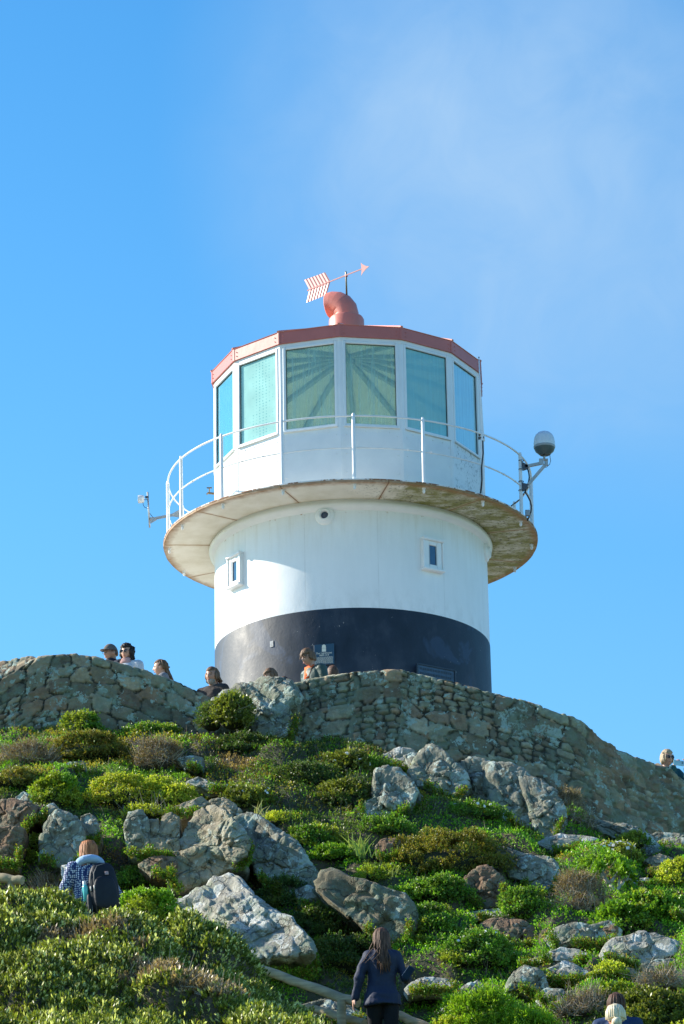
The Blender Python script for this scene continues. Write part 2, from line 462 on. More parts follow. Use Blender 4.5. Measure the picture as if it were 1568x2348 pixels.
M = {}
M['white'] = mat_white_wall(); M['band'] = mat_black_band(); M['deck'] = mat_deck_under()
M['lan'] = mat_lantern_white(); M['lan_dirty'] = mat_lantern_white(1)
for _k in ('clear', 'open', 'milky', 'pale', 'bluish', 'dots'): M['g_'+_k] = mat_glass(_k)
M['red'] = mat_red('red_roof_paint', (.56, .15, .12)); M['pink'] = mat_red('faded_red_paint', (.68, .22, .16), True)
M['pink2'] = mat_red('vane_red_paint', (.84, .40, .34)); M['orange'] = plain('orange_inner_paint', (.75, .14, .05))
M['rail'] = plain('white_rail_paint', (.78, .79, .79), .35, var=.06)
def mat_kerb():
    m, nt, b, o = new_mat('chipped_white_kerb_paint'); k = N(nt); c = k.coord('Object')
    f = k.ramp(k.noise(c, 4.5, 6, .75), [(.47, 0), (.53, 1)])
    nt.links.new(k.mix(f, (.74, .73, .70), k.mix(k.noise(c, 20, 3), (.34, .15, .06), (.14, .06, .035))), b.inputs['Base Color']); b.inputs['Roughness'].default_value = .7; return m
M['kerb'] = mat_kerb()
M['steel'] = plain('galvanised_steel', (.42, .41, .39), .45, .6, var=.15)
M['dsteel'] = plain('dark_steel', (.10, .10, .11), .5, .6)
M['rust'] = plain('rusted_steel', (.22, .09, .04), .85, 0, .5, 20)
M['cable'] = plain('black_cable', (.015, .016, .02), .5)
M['plastic'] = plain('grey_white_plastic', (.66, .70, .73), .3, var=.03)
M['gplastic'] = plain('grey_plastic', (.30, .33, .35), .5, var=.06)
M['dgreen'] = plain('dark_radome_base', (.07, .10, .10), .5)
M['ceil'] = plain('cream_ceiling', (.88, .80, .62), .8, var=.06)
M['beam'] = plain('dark_roof_beam', (.34, .36, .30), .7)
M['dark'] = plain('dark_opening', (.02, .03, .05), .15, spec=.8)
M['bluegl'] = plain('blue_window_glass', (.01, .05, .12), .06, spec=1.0, var=.2)
M['seal'] = plain('black_rubber_seal', (.03, .035, .035), .6)
M['brass'] = plain('weathered_brass', (.22, .17, .11), .4, .7)

# ------------------------------------------------------------------ lighthouse
ZB = 11.3
LC = np.array([0.0, AXIS_Y, 0.0])
def cylp(R, th, z): return np.array([R*math.sin(th), AXIS_Y-R*math.cos(th), z])
def frame(th):
    return np.array([math.cos(th), math.sin(th), 0]), np.array([math.sin(th), -math.cos(th), 0]), np.array([0, 0, 1.])
LH = root('lighthouse', (0, AXIS_Y, ZB), 'round white lighthouse tower with black base band, gallery and red roofed glass lantern', 'lighthouse')
NB = 192
# tower wall with real openings is not needed: windows are proud frames over recessed glass boxes
MB().lathe([(2.3, 16.612), (2.3, 18.30)], LC, NB).build('tower_wall', M['white'], LH, True)
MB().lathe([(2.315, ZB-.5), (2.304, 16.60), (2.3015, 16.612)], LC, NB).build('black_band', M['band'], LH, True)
MB().lathe([(2.3, 18.28), (2.33, 18.30), (2.385, 18.335), (2.40, 18.385), (2.36, 18.43), (2.36, 18.462)], LC, NB).build('cove_moulding', M['lan'], LH, True)
# gallery plate with a ragged rusty rim
def deck():
    n = 360; mb = MB(); prof = [(2.2, 18.455), (2.6, 18.455), (3.0, 18.452), (3.145, 18.448), (3.158, 18.452), (3.162, 18.485), (3.15, 18.497), (2.2, 18.50)]
    mb.lathe(prof, LC, n); V = np.array(mb.V).reshape(len(prof), n, 3)
    a = np.arange(n)/n*2*pi
    rr = fbm(np.stack([np.cos(a)*14, np.sin(a)*14, a*0], -1), 3, 5)*.006
    for j in (3, 4, 5):
        V[j, :, :2] += (rr[:, None])*np.stack([np.sin(a), -np.cos(a)], -1)
    mb.V = [tuple(v) for v in V.reshape(-1, 3)]
    return mb
deck().build('gallery_deck', M['deck'], LH, True, 30)
MB().lathe([(3.150, 18.486), (3.168, 18.486), (3.168, 18.505), (3.12, 18.508)], LC, 240).build('deck_kerb', M['kerb'], LH, True, 30)
# bolts hanging below the deck
POST = [math.radians(x) for x in (-132.5, -110, -87.5, -65, -42.4, -20.5, 1.5, 23.0, 45.1, 67.5, 90, 112.5, 135, 157, 180, 204)]
for t in POST[1:13]:
    if math.cos(t) > -.45:
        mb = MB(); q = cylp(3.06, t, 0)
        mb.tube([q+[0, 0, 18.452], q+[0, 0, 18.43]], .034, 6); mb.tube([q+[0, 0, 18.43], q+[0, 0, 18.36]], .017, 8); mb.tube([q+[0, 0, 18.405], q+[0, 0, 18.38]], .028, 6)
        mb.build('bolt', M['lan'], LH)
# railing
for i, t in enumerate(POST):
    mb = MB(); R = 3.08; lean = .012
    r = .031 if i != 10 else .035
    mb.tube([cylp(R, t, 18.50), cylp(R+lean, t, 19.62), cylp(R+lean, t, 19.66)], [r, r*.92, r*.6], 12)
    mb.tube([cylp(R, t, 18.50), cylp(R, t, 18.515)], .06, 12)
    mb.build('railing_post', M['rail'], LH, True, 40)
def ringtube(R, z, r, breaks, n=160):
    pts = [cylp(R, 2*pi*k/n, z) for k in range(n+1)]
    return MB().tube(pts, r, 8, False)
ringtube(3.09, 19.615, .016, 0).build('handrail', M['rail'], LH, True)
mid = ringtube(3.085, 19.068, .013, 0)
for j in range(48):
    t = 2*pi*(j+.4)/48; mid.tube([cylp(3.085, t, 19.068), cylp(3.085, t+.004, 19.068)], .019, 8)
mid.build('middle_rail', M['rail'], LH, True, 40)
# lantern: 14 bays
TH0, DL, RL = -0.0531113, 2*pi/14, 2.3154
zs, zt = 19.765, 21.276
for i in range(14):
    a, b_ = TH0+i*DL, TH0+(i+1)*DL; mth = (a+b_)/2
    u, nn, z = frame(mth); ap = RL*math.cos(DL/2); hw = RL*math.sin(DL/2)
    P = lambda x, o, h: np.array([0, AXIS_Y, 0])+u*x+nn*(ap+o)+z*h
    dth = math.degrees((mth+pi) % (2*pi)-pi)
    # parapet panel
    pm = M['lan_dirty'] if 45 < dth < 72 else M['lan']
    mb = MB().bevbox(P(0, -.02, (18.50+zs-.02)/2), u*(hw-.047), nn*.018, z*((zs-.02-18.50)/2), .004)
    rng = random.Random(i)
    if i in (13, 0, 12, 1):
        for q in range(4):
            for sx in (-1, 1): mb.ball(P(sx*(hw-.085), 0, 18.62+q*.33), (.011, .011, .011), 8, 5)
            mb.ball(P(-.3+q*.2, 0, zs-.09), .011, 8, 5)
    mb.build('parapet_panel', pm, LH)
    # window: frame, sill, pane
    fr = MB(); fw_ = .048; gx = hw-.048
    fr.bevbox(P(-(gx-fw_/2), -.012, (zs+zt)/2), u*fw_/2, nn*.028, z*((zt-zs)/2), .008)
    fr.bevbox(P((gx-fw_/2), -.012, (zs+zt)/2), u*fw_/2, nn*.028, z*((zt-zs)/2), .008)
    fr.bevbox(P(0, -.012, zt-fw_/2), u*(gx-fw_-.001), nn*.027, z*fw_/2, .008)
    fr.bevbox(P(0, -.012, zs+.012), u*(gx-fw_-.001), nn*.027, z*.024, .006)
    fo = fr.build('window', M['lan'], LH)
    fr.__init__(); fr.bevbox(P(0, .008, zs-.012), u*(hw-.05), nn*.026, z*.011, .004); fr.build('sill', M['lan'], fo)
    kind = 'clear' if abs(dth) < 75 else 'open'
    if -50 < dth < -40: kind = 'dots'
    elif 25 < dth < 48: kind = 'milky'
    elif 48 <= dth < 75: kind = 'pale'
    elif -75 < dth < -60: kind = 'bluish'
    MB().box(P(0, -.028, (zs+zt)/2), u*(gx-fw_+.004), nn*.004, z*((zt-zs)/2-.03)).build('pane', M['g_'+kind], fo)
    se = MB()
    for sx in (-1, 1): se.box(P(sx*(gx-fw_-.004), -.018, (zs+zt)/2), u*.005, nn*.006, z*((zt-zs)/2-.05))
    se.box(P(0, -.018, zt-fw_-.004), u*(gx-fw_-.012), nn*.006, z*.005); se.build('rubber_seal', M['seal'], fo)
    # mullion at vertex a
    ua, na, _ = frame(a)
    V = []
    mbm = MB()
    poly = []
    # bent strip following both faces
    for sgn, th in ((-1, a-DL/2), (1, a+DL/2)):
        uu, n2, _ = frame(th)
    c0 = cylp(RL+.004, a, 0); uL, nL, _ = frame(a-DL/2); uR, nR, _ = frame(a+DL/2)
    ring = [c0-uL*.052, c0, c0+uR*.052, c0+uR*.052-nR*.045, c0-na*.047, c0-uL*.052-nL*.045]
    mbm.prism([p+np.array([0, 0, 18.49]) for p in ring], (0, 0, zt-18.49+.02)).build('mullion', M['lan'], LH)
    # trim strip, fascia
    tb = MB()
    R1 = RL+.012
    pa, pb = cylp(R1, a, 0), cylp(R1, b_, 0); ia, ib = cylp(R1-.06, a, 0), cylp(R1-.06, b_, 0)
    tb.prism([p+np.array([0, 0, zt]) for p in (pa, pb, ib, ia)], (0, 0, .056))
    for q in (.12, .5, .88): tb.ball(pa*(1-q)+pb*q+np.array([0, 0, zt+.03]), .010, 8, 5)
    tb.build('head_trim', M['lan'], LH)
    R2 = RL+.045
    pa, pb = cylp(R2, a, 0), cylp(R2, b_, 0); ia, ib = cylp(R2-.04, a, 0), cylp(R2-.04, b_, 0)
    fb = MB(); fb.prism([p+np.array([0, 0, 21.334]) for p in (pa, pb, ib, ia)], (0, 0, .206))
    c1 = cylp(R2+.006, a, 0)
    fb.prism([p+np.array([0, 0, 21.330]) for p in (c1-uL*.035, c1, c1+uR*.035, c1+uR*.035-nR*.02, c1-na*.02, c1-uL*.035-nL*.02)], (0, 0, .216))
    for hh in (.06, .13):
        for s_, uq in ((-1, uL), (1, uR)): fb.ball(c1+uq*s_*.085+np.array([0, 0, 21.334+hh]), .009, 6, 4)
    fb.build('fascia', M['red'], LH)
    # roof sheet with standing seam, ceiling sheet with beam
    ap_ = np.array([0, AXIS_Y, 22.52]); tA, tB = cylp(R2+.012, a, 21.545), cylp(R2+.012, b_, 21.545)
    rb = MB(); nrm = np.cross(tB-tA, ap_-tA); nrm /= np.linalg.norm(nrm); nrm *= np.sign(nrm[2])
    k_ = .87
    q1, q2 = tA*(1-k_)+ap_*k_, tB*(1-k_)+ap_*k_
    rb.prism([tA, tB, q2, q1], -nrm*.01)
    rb.build('roof_sheet', M['pink'], LH)
    sb = MB(); d = (q1-tA); L = np.linalg.norm(d); d /= L; sd = np.cross(d, [0, 0, 1.]); sd /= np.linalg.norm(sd); upv = np.cross(sd, d)
    sb.box((tA+q1)/2+upv*.01, d*L/2, sd*.022, upv*.012); sb.build('roof_rib', M['pink'], LH)
    cA, cB, cC = cylp(2.24, a, 21.33), cylp(2.24, b_, 21.33), np.array([0, AXIS_Y, 21.98])
    MB().prism([cA, cB, cC], (0, 0, .01)).build('ceiling_panel', M['ceil'], LH)
    d = cC-cA; L = np.linalg.norm(d); d /= L; sd = np.cross(d, [0, 0, 1.]); sd /= np.linalg.norm(sd); upv = np.cross(sd, d)
    MB().box((cA+cC)/2-upv*.035*np.sign(upv[2]), d*(L/2-.06), sd*.04, upv*.03).build('ceiling_beam', M['beam'], LH)
MB().lathe([(0, 21.80), (.12, 21.80), (.14, 21.84), (.14, 21.97)], LC, 24).build('ceiling_hub', M['beam'], LH)
MB().lathe([(0, 19.55), (2.2, 19.55)], LC, 48).build('lantern_floor', M['ceil'], LH)
MB().lathe([(2.2, 19.55), (2.2, 18.5)], LC, 48).build('inner_lining', M['ceil'], LH)
# elbow cowl
cw = MB(); YC = AXIS_Y-.02
cw.lathe([(.31, 22.36), (.305, 22.62), (.285, 22.66), (.20, 22.665)], (0, YC, 0), 48)
cw.build('cowl_collar', M['pink'], LH, True, 35)
path = [at(795, 733, YC), at(794, 722, YC), at(790.5, 711.5, YC+.01), at(783.5, 704, YC+.03), at(773.5, 699.5, YC+.06), at(763, 698.5, YC+.09), at(752.5, 700.5, YC+.12)]
cs = MB(); nseg = len(path); rad = [.208, .217, .228, .236, .238, .232, .220]
# swept ring sections with lapped joints
tang = []
for i in range(nseg):
    t = path[min(i+1, nseg-1)]-path[max(i-1, 0)]; tang.append(t/np.linalg.norm(t))
ringsV = []; K = 40
a = np.array([0, 1., 0])
def ring(c, t, r):
    global a
    a = a-t*np.dot(a, t); a /= np.linalg.norm(a); b = np.cross(t, a)
    return [c+r*(math.cos(2*pi*k/K)*a+math.sin(2*pi*k/K)*b) for k in range(K)]
for i in range(nseg):
    ringsV.append(ring(path[i], tang[i], rad[i]))
    if 0 < i < nseg-1: ringsV.append(ring(path[i]+tang[i]*.012, tang[i], rad[i]-.002))
ringsV.append(ring(path[-1]+tang[-1]*.01, tang[-1], .208)); ringsV.append(ring(path[-1]+tang[-1]*.01, tang[-1], .195))
Fq = [(i*K+k, i*K+(k+1) % K, (i+1)*K+(k+1) % K, (i+1)*K+k) for i in range(len(ringsV)-1) for k in range(K)]
cs.add([v for r in ringsV for v in r], Fq); cs.build('cowl_elbow', M['pink'], LH, True, 25)
ci = MB(); rr_ = [ring(path[-1]+tang[-1]*.008, tang[-1], .194), ring(path[-1]-tang[-1]*.02, tang[-1], .18), ring(path[-1]-tang[-1]*.06, tang[-1], .15)]
ci.add([v for r in rr_ for v in r], [(i*K+k, (i+1)*K+k, (i+1)*K+(k+1) % K, i*K+(k+1) % K) for i in range(2) for k in range(K)]+[tuple(2*K+k for k in range(K))])
ci.build('cowl_lining', M['orange'], LH, True)
# weather vane, a thing that turns on its post
YV = AXIS_Y-.10
VN = root('weather_vane', at(793.5, 681, YV), 'faded red arrow weather vane with ribbed tail on top of the cowl', 'weather vane')
MB().tube([at(795, 683, YV), at(793, 624, YV), at(792.8, 621.5, YV)], [.017, .015, .008], 10).build('post', M['brass'], VN, True)
def yv(x): return YV-.02-(x-793)*.0052
shaft = MB(); pA, pB = at(704, 666, yv(704)), at(829, 616.6, yv(829))
dv = (pB-pA)/np.linalg.norm(pB-pA); uv = np.cross(dv, [0, 1., 0]); uv *= np.sign(uv[2])
shaft.box((pA+pB)/2, dv*np.linalg.norm(pB-pA)/2, uv*.011, np.array([0, .007, 0])); shaft.tube([pA*.28+pB*.72+uv*.02+[0, .02, 0], pA*.28+pB*.72-uv*.025+[0, .02, 0]], .026, 10)
shaft.build('shaft', M['pink2'], VN)
hd = [at(x, y, yv(x)-.008) for x, y in ((846, 610.5), (838, 609.2), (832, 606.5), (827, 602), (828, 610), (828.6, 617), (828.4, 624), (828, 632), (832, 624.5), (838, 617.5))]
MB().prism(hd, (0, .016, 0)).build('arrow_head', M['pink2'], VN)
def fin(p0, p1, p2, p3, nr=7):
    """corrugated parallelogram p0-p1 along the shaft, p3-p2 outer edge"""
    P0, P1, P2, P3 = [at(x, y, yv(x)) for x, y in (p0, p1, p2, p3)]
    n = nr*6; top = []; bot = []
    for j in range(n+1):
        f = j/n; w_ = .0045*math.cos(2*pi*nr*f)
        top.append(P3*(1-f)+P2*f+np.array([0, w_, 0])); bot.append(P0*(1-f)+P1*f+np.array([0, w_, 0]))
    m_ = n+1; V = top+bot+[p+np.array([0, .004, 0]) for p in top]+[p+np.array([0, .004, 0]) for p in bot]
    Fc = [(j, j+1, m_+j+1, m_+j) for j in range(n)]+[(2*m_+j, 3*m_+j, 3*m_+j+1, 2*m_+j+1) for j in range(n)]
    Fc += [(j, 2*m_+j, 2*m_+j+1, j+1) for j in range(n)]+[(m_+j, m_+j+1, 3*m_+j+1, 3*m_+j) for j in range(n)]
    return MB().add(V, Fc)
fin((709, 663.5), (757, 644), (745.5, 624), (697.5, 641.5)).build('tail_fin', M['pink2'], VN)
fin((709, 663.5), (757, 646), (748, 676), (702, 693.6)).build('tail_fin', M['pink2'], VN)
# portholes
def porthole(th, z):
    u, nn, zz_ = frame(th); c = cylp(2.30, th, z)
    p = MB().lathe([(.062, .02), (.068, .075), (.085, .088), (.10, .075), (.108, .05), (.13, .045), (.155, .03), (.165, -.03)], c, 40, axis=nn).build('porthole', M['lan'], LH, True)
    MB().lathe([(0, .012), (.068, .012)], c, 32, axis=nn).build('glass', M['bluegl'], p)
porthole(math.radians(-10.2), 18.205); porthole(math.radians(79), 18.16)
# small framed windows
def slot(th, z, w_, h, gw, gh):
    u, nn, zz_ = frame(th); c = cylp(2.30, th, z); mb = MB(); q = lambda x, o, y: c+u*x+nn*o+zz_*y
    sw = (w_-gw)/2
    for s_ in (-1, 1):
        mb.bevbox(q(s_*(gw/2+sw/2), .0, 0), u*sw/2, nn*.05, zz_*h/2, .012)
        mb.bevbox(q(0, .0, s_*(gh/2+(h-gh)/4)), u*(gw/2-.001), nn*.048, zz_*(h-gh)/4, .01)
    mb.bevbox(q(0, .02, h/2+.012), u*(w_/2+.03), nn*.07, zz_*.024, .01)
    mb.bevbox(q(0, .02, -h/2-.006), u*(w_/2+.03), nn*.075, zz_*.022, .01)
    for s_ in (-1, 1): mb.bevbox(q(s_*(w_/2+.012), .01, 0), u*.016, nn*.06, zz_*(h/2-.012), .006)
    f = mb.build('slot_window', M['lan'], LH)
    MB().box(q(0, .014, 0), u*gw/2, nn*.01, zz_*gh/2).build('pane', M['bluegl'], f)
    s2 = MB()
    for s_ in (-1, 1): s2.box(q(s_*(gw/2-.008), .03, 0), u*.007, nn*.008, zz_*(gh/2-.001))
    s2.build('inner_frame', M['gplastic'], f)
slot(math.radians(34.9), 17.615, .36, .50, .155, .33); slot(math.radians(-55), 17.60, .34, .52, .15, .33)
# sticker-sized patch, tap
tp = MB(); tq = at(484, 1131, AXIS_Y+.2)
def tat(x, y): return at(x, y, AXIS_Y+.15)
tp.tube([tat(492, 1131.5), tat(482, 1130.5), tat(477, 1130), tat(474, 1133)], [.02, .02, .018, .015], 8)
tp.tube([tat(480, 1130), tat(480, 1119)], .012, 8); tp.box(tat(480, 1118), (.045, 0, 0), (0, .012, 0), (0, 0, .008))
tp.build('tap', M['brass'], LH)

# ------------------------------------------------------------------ plaques
def to_mesh_text(txt, size, name, m, parent, origin, u, z, nn, align='CENTER', ext=.0015):
    cu = bpy.data.curves.new('t', 'FONT'); cu.body = txt; cu.size = size; cu.align_x = align; cu.extrude = ext
    to = bpy.data.objects.new('t', cu); COL.objects.link(to)
    dg = bpy.context.evaluated_depsgraph_get(); me = bpy.data.meshes.new_from_object(to.evaluated_get(dg))
    bpy.data.objects.remove(to); bpy.data.curves.remove(cu)
    Mx = Matrix(((u[0], z[0], nn[0], origin[0]), (u[1], z[1], nn[1], origin[1]), (u[2], z[2], nn[2], origin[2]), (0, 0, 0, 1)))
    me.transform(Mx); off = wl(parent); me.transform(Matrix.Translation(Vector(-off)))
    return link(name, me, m, parent)
M['plq'] = plain('blue_plaque_plate', (.012, .045, .085), .35, var=.1)
M['plqt'] = plain('cream_plaque_lettering', (.62, .62, .52), .5, var=.05)
M['plq2'] = plain('dark_bronze_plaque', (.03, .06, .10), .45, .2, var=.3)
M['plq3'] = plain('bronze_plaque_lettering', (.018, .032, .05), .45, .2)
th = math.radians(-11.2); u, nn, zv = frame(th); zc = 15.835
PQ = root('plaque', cylp(2.335, th, zc), 'small blue plaque with white lighthouse emblem on the black band', 'plaque')
c = cylp(2.335, th, zc)
MB().bevbox(c, u*.165, nn*.012, zv*.172, .004).build('plate', M['plq'], PQ)
eb = MB(); ec = c+nn*.014+zv*.10
for w_, y0, y1 in ((.033, -.055, -.005), (.031, -.003, .003), (.034, .005, .018), (.030, .019, .045)):
    eb.box(ec+zv*(y0+y1)/2, u*w_, nn*.002, zv*(y1-y0)/2)
eb.prism([ec-u*.034+zv*.045-nn*.002, ec+u*.034+zv*.045-nn*.002, ec+u*.006+zv*.064-nn*.002, ec-u*.006+zv*.064-nn*.002], nn*.004)
eb.build('emblem', M['plqt'], PQ)
to_mesh_text('The Lighthouse', .042, 'lettering', M['plqt'], PQ, c+nn*.014+zv*.008, u, zv, nn)
to_mesh_text('1860-1919', .038, 'lettering', M['plqt'], PQ, c+nn*.014-zv*.028, u, zv, nn)
ln = MB(); rg = random.Random(4)
for r_ in range(8):
    x = -.145; y = -.048-r_*.0145
    while x < .14:
        L = min(rg.uniform(.012, .035), .145-x); ln.box(c+nn*.014+u*(x+L/2)+zv*y, u*L/2, nn*.001, zv*.0028); x += L+.007
ln.build('fine_print', M['plqt'], PQ)
th = math.radians(34.5); u, nn, zv = frame(th); zc = 15.36; c = cylp(2.35, th, zc)
P2 = root('plaque', c, 'wide dark bronze plaque half hidden behind the wall at the right of the tower', 'plaque')
MB().bevbox(c, u*.365, nn*.014, zv*.33, .004).build('plate', M['plq2'], P2)
fb = MB()
for s_ in (-1, 1):
    fb.bevbox(c+u*s_*.372+nn*.01, u*.014, nn*.022, zv*.345, .005); fb.bevbox(c+zv*s_*.337+nn*.01, u*.357, nn*.021, zv*.014, .005)
fb.build('border', M['plq3'], P2)
ln = MB()
for r_ in range(7):
    x = -.32; y = .27-r_*.078
    while x < .3:
        L = min(rg.uniform(.02, .045), .32-x); ln.box(c+nn*.016+u*(x+L/2)+zv*y, u*L/2, nn*.003, zv*.017); x += L+.016
ln.build('fine_print', M['plq3'], P2)
# small white sticker on the seam
th = math.radians(-34.3); u, nn, zv = frame(th); c = cylp(2.31, th, 16.15)
SK = MB().box(c, u*.032, nn*.003, zv*.05)
SK.build('sticker', plain('worn_sticker', (.35, .35, .35), .6, var=.8, scale=40), LH)

# ------------------------------------------------------------------ antennas on the gallery
YL = AXIS_Y+3.08*math.cos(math.radians(70))
AL = root('dish_antenna', at(341, 1209, YL), 'small white drum antenna on a thin mast at the far left of the gallery', 'antenna')
q = lambda x, y, d=0: at(x, y, YL+d)
MB().tube([q(338.5, 1128), q(343.2, 1209)], .0145, 10).build('mast', M['steel'], AL, True)
ax = q(316.5, 1144)-q(330.5, 1143.5); L = np.linalg.norm(ax); ax /= L
MB().lathe([(0, -.002), (.05, -.002), (.064, .01), (.07, .03), (.072, L*.85), (.066, L), (0, L+.006)], q(330.5, 1143.8), 32, axis=ax).build('drum', M['plastic'], AL, True, 40)
ab = MB(); ab.box((q(344, 1190.5)+q(412, 1177))/2, (q(412, 1177)-q(344, 1190.5))/2, (0, .018, 0), (0, 0, .02))
ab.build('arm', M['steel'], AL)
bk = MB(); bk.prism([q(343.5, 1185.5, -.03), q(359, 1186, -.03), q(359, 1192, -.03), q(345, 1200, -.03)], (0, .008, 0)); bk.prism([q(395, 1177, -.03), q(411, 1168, -.03), q(411, 1186, -.03), q(396, 1183.5, -.03)], (0, .008, 0))
for p in ((346.5, 1191.5), (355.5, 1189.5), (397, 1180), (406, 1178)): bk.ball(q(*p, -.035), .010, 8, 5)
bk.build('bracket', M['steel'], AL)
cb = MB(); cb.box(q(337, 1139.5), (.03, 0, 0), (0, .02, 0), (0, 0, .016)); cb.tube([q(330, 1145.5), q(338, 1145.3)], .006, 6); cb.build('clamp', M['dsteel'], AL)
MB().tube([q(328, 1152), q(328.5, 1158), q(332, 1163), q(340, 1165.5), q(343, 1176), q(350, 1185), q(358, 1187)], .005, 6).build('cable', M['cable'], AL, True)

YR = AXIS_Y-3.10*math.cos(math.radians(67.5)); q = lambda x, y, d=0: at(x, y, YR+d)
AR = root('dome_antenna', q(1196, 1120), 'grey domed satellite antenna on a triangular arm at the right of the gallery', 'antenna')
pc = q(1247.8, 1020); s_ = 1/ppm(YR)/1.0
zt_ = (q(1247.8, 989)-pc)[2]; zbm = (q(1247.8, 1043)-pc)[2]; Rd = np.linalg.norm(q(1272.4, 1020)-pc)
MB().lathe([(Rd*.985, -.02), (Rd, .01), (Rd*.985, .05), (Rd*.93, zt_*.50), (Rd*.80, zt_*.72), (Rd*.58, zt_*.88), (Rd*.3, zt_*.97), (0, zt_)], pc, 48).build('dome', M['plastic'], AR, True)
MB().lathe([(Rd*.985, -.02), (Rd*1.01, -.025), (Rd*1.01, -.045), (Rd*.97, -.06)], pc, 48).build('rim', M['gplastic'], AR, True, 30)
MB().lathe([(Rd*.97, -.06), (Rd*.86, zbm*.62), (Rd*.55, zbm*.9), (Rd*.45, zbm), (0, zbm)], pc, 48).build('base_cover', M['dgreen'], AR, True, 40)
MB().tube([q(1247.8, 1041), q(1247.4, 1053)], .02, 12).build('neck', M['steel'], AR, True)
ar = MB()
def bar(p, r_, w_=.02, h_=.025):
    d = (r_-p); L = np.linalg.norm(d); d = d/L; sd = np.array([0, 1., 0]); sd = sd-d*np.dot(sd, d); sd /= np.linalg.norm(sd); u2 = np.cross(d, sd)
    return MB().bevbox((p+r_)/2, d*L/2, sd*w_, u2*h_, .004)
bar(q(1203, 1069.5), q(1245, 1061)).build('upper_arm', M['steel'], AR); bar(q(1210.5, 1111), q(1249.5, 1066)).build('lower_arm', M['steel'], AR)
jb = MB(); jb.bevbox(q(1241, 1058, -.03), (.04, 0, 0), (0, .006, 0), (0, 0, .055), .003); jb.bevbox(q(1252, 1060, .02), (.03, 0, 0), (0, .02, 0), (0, 0, .055), .003)
jb.bevbox(q(1249, 1053.5), (.05, 0, 0), (0, .03, 0), (0, 0, .01), .003)
jb.build('joint', M['steel'], AR)
for (y0, y1, yt) in ((1055, 1078, 1069), (1103, 1126, 1113)):
    bb = MB(); bb.prism([q(1196, y0+3, -.02), q(1210, yt-4, -.02), q(1211, yt+4, -.02), q(1199, y1-1, -.02)], (0, .05, 0))
    for yy in (y0, y1-3):
        cc = q(1194.5, yy+1); bb.lathe([(.038, -.005), (.046, -.005), (.046, .005), (.038, .005)], cc, 20)
    bb.box(q(1196.5, (y0+y1)/2, -.06), (.006, 0, 0), (0, .006, 0), (0, 0, .08))
    bb.build('bracket', M['dsteel'], AR)
cbp = MB(); cbp.tube([q(1259.5, 1036), q(1260.3, 1042)], .016, 8); cbp.tube([q(1260.3, 1042), q(1261, 1049), q(1262.3, 1056), q(1260, 1064), q(1253, 1070.5), q(1249, 1071)], .0055, 6)
cbp.tube([q(1209, 1073, .04), q(1212, 1083, .05), q(1213.3, 1093, .05), q(1212, 1103, .05), q(1204, 1128, .03), q(1210, 1138, .03), q(1215, 1148, .03), q(1218, 1160, .03), q(1217.5, 1171, .03), q(1213, 1184, .02), q(1208, 1194, .02)], .012, 8)
cbp.tube([q(1204, 1125, .02), q(1198, 1136, .04), q(1190, 1146, .06), q(1176, 1156, .1), q(1168, 1163, .1)], .009, 8)
cbp.build('cable', M['cable'], AR, True)
MB().bevbox(q(1209, 1176, .02), (.038, 0, 0), (0, .03, 0), (0, 0, .052), .008).build('junction_box', M['gplastic'], AR)

YW = AXIS_Y-3.08*math.cos(math.radians(45.1)); q = lambda x, y, d=0: at(x, y, YW+d)
AW = root('whip_antenna', q(1106, 1012), 'tall thin white whip antenna clamped to the right railing post', 'antenna')
MB().tube([q(1107.5, 1011), q(1105.3, 985), q(1101.5, 900), q(1097.8, 821)], [.03, .024, .014, .009], 8).build('rod', M['rail'], AW, True)
MB().tube([q(1097.8, 821), q(1097.7, 818)], .010, 8).build('tip', M['cable'], AW)
cl_ = MB(); cl_.bevbox(q(1103, 1004), (.05, 0, 0), (0, .03, 0), (0, 0, .018), .005); cl_.bevbox(q(1101, 996), (.03, 0, 0), (0, .03, 0), (0, 0, .018), .005); cl_.build('clamp', M['dsteel'], AW)
MB().tube([q(1106.5, 1010, -.03), q(1107.5, 1040, -.04), q(1103.5, 1072, -.04), q(1104.5, 1100, -.04), q(1101.5, 1131, 0)], .012, 8).build('cable', M['cable'], AW, True)
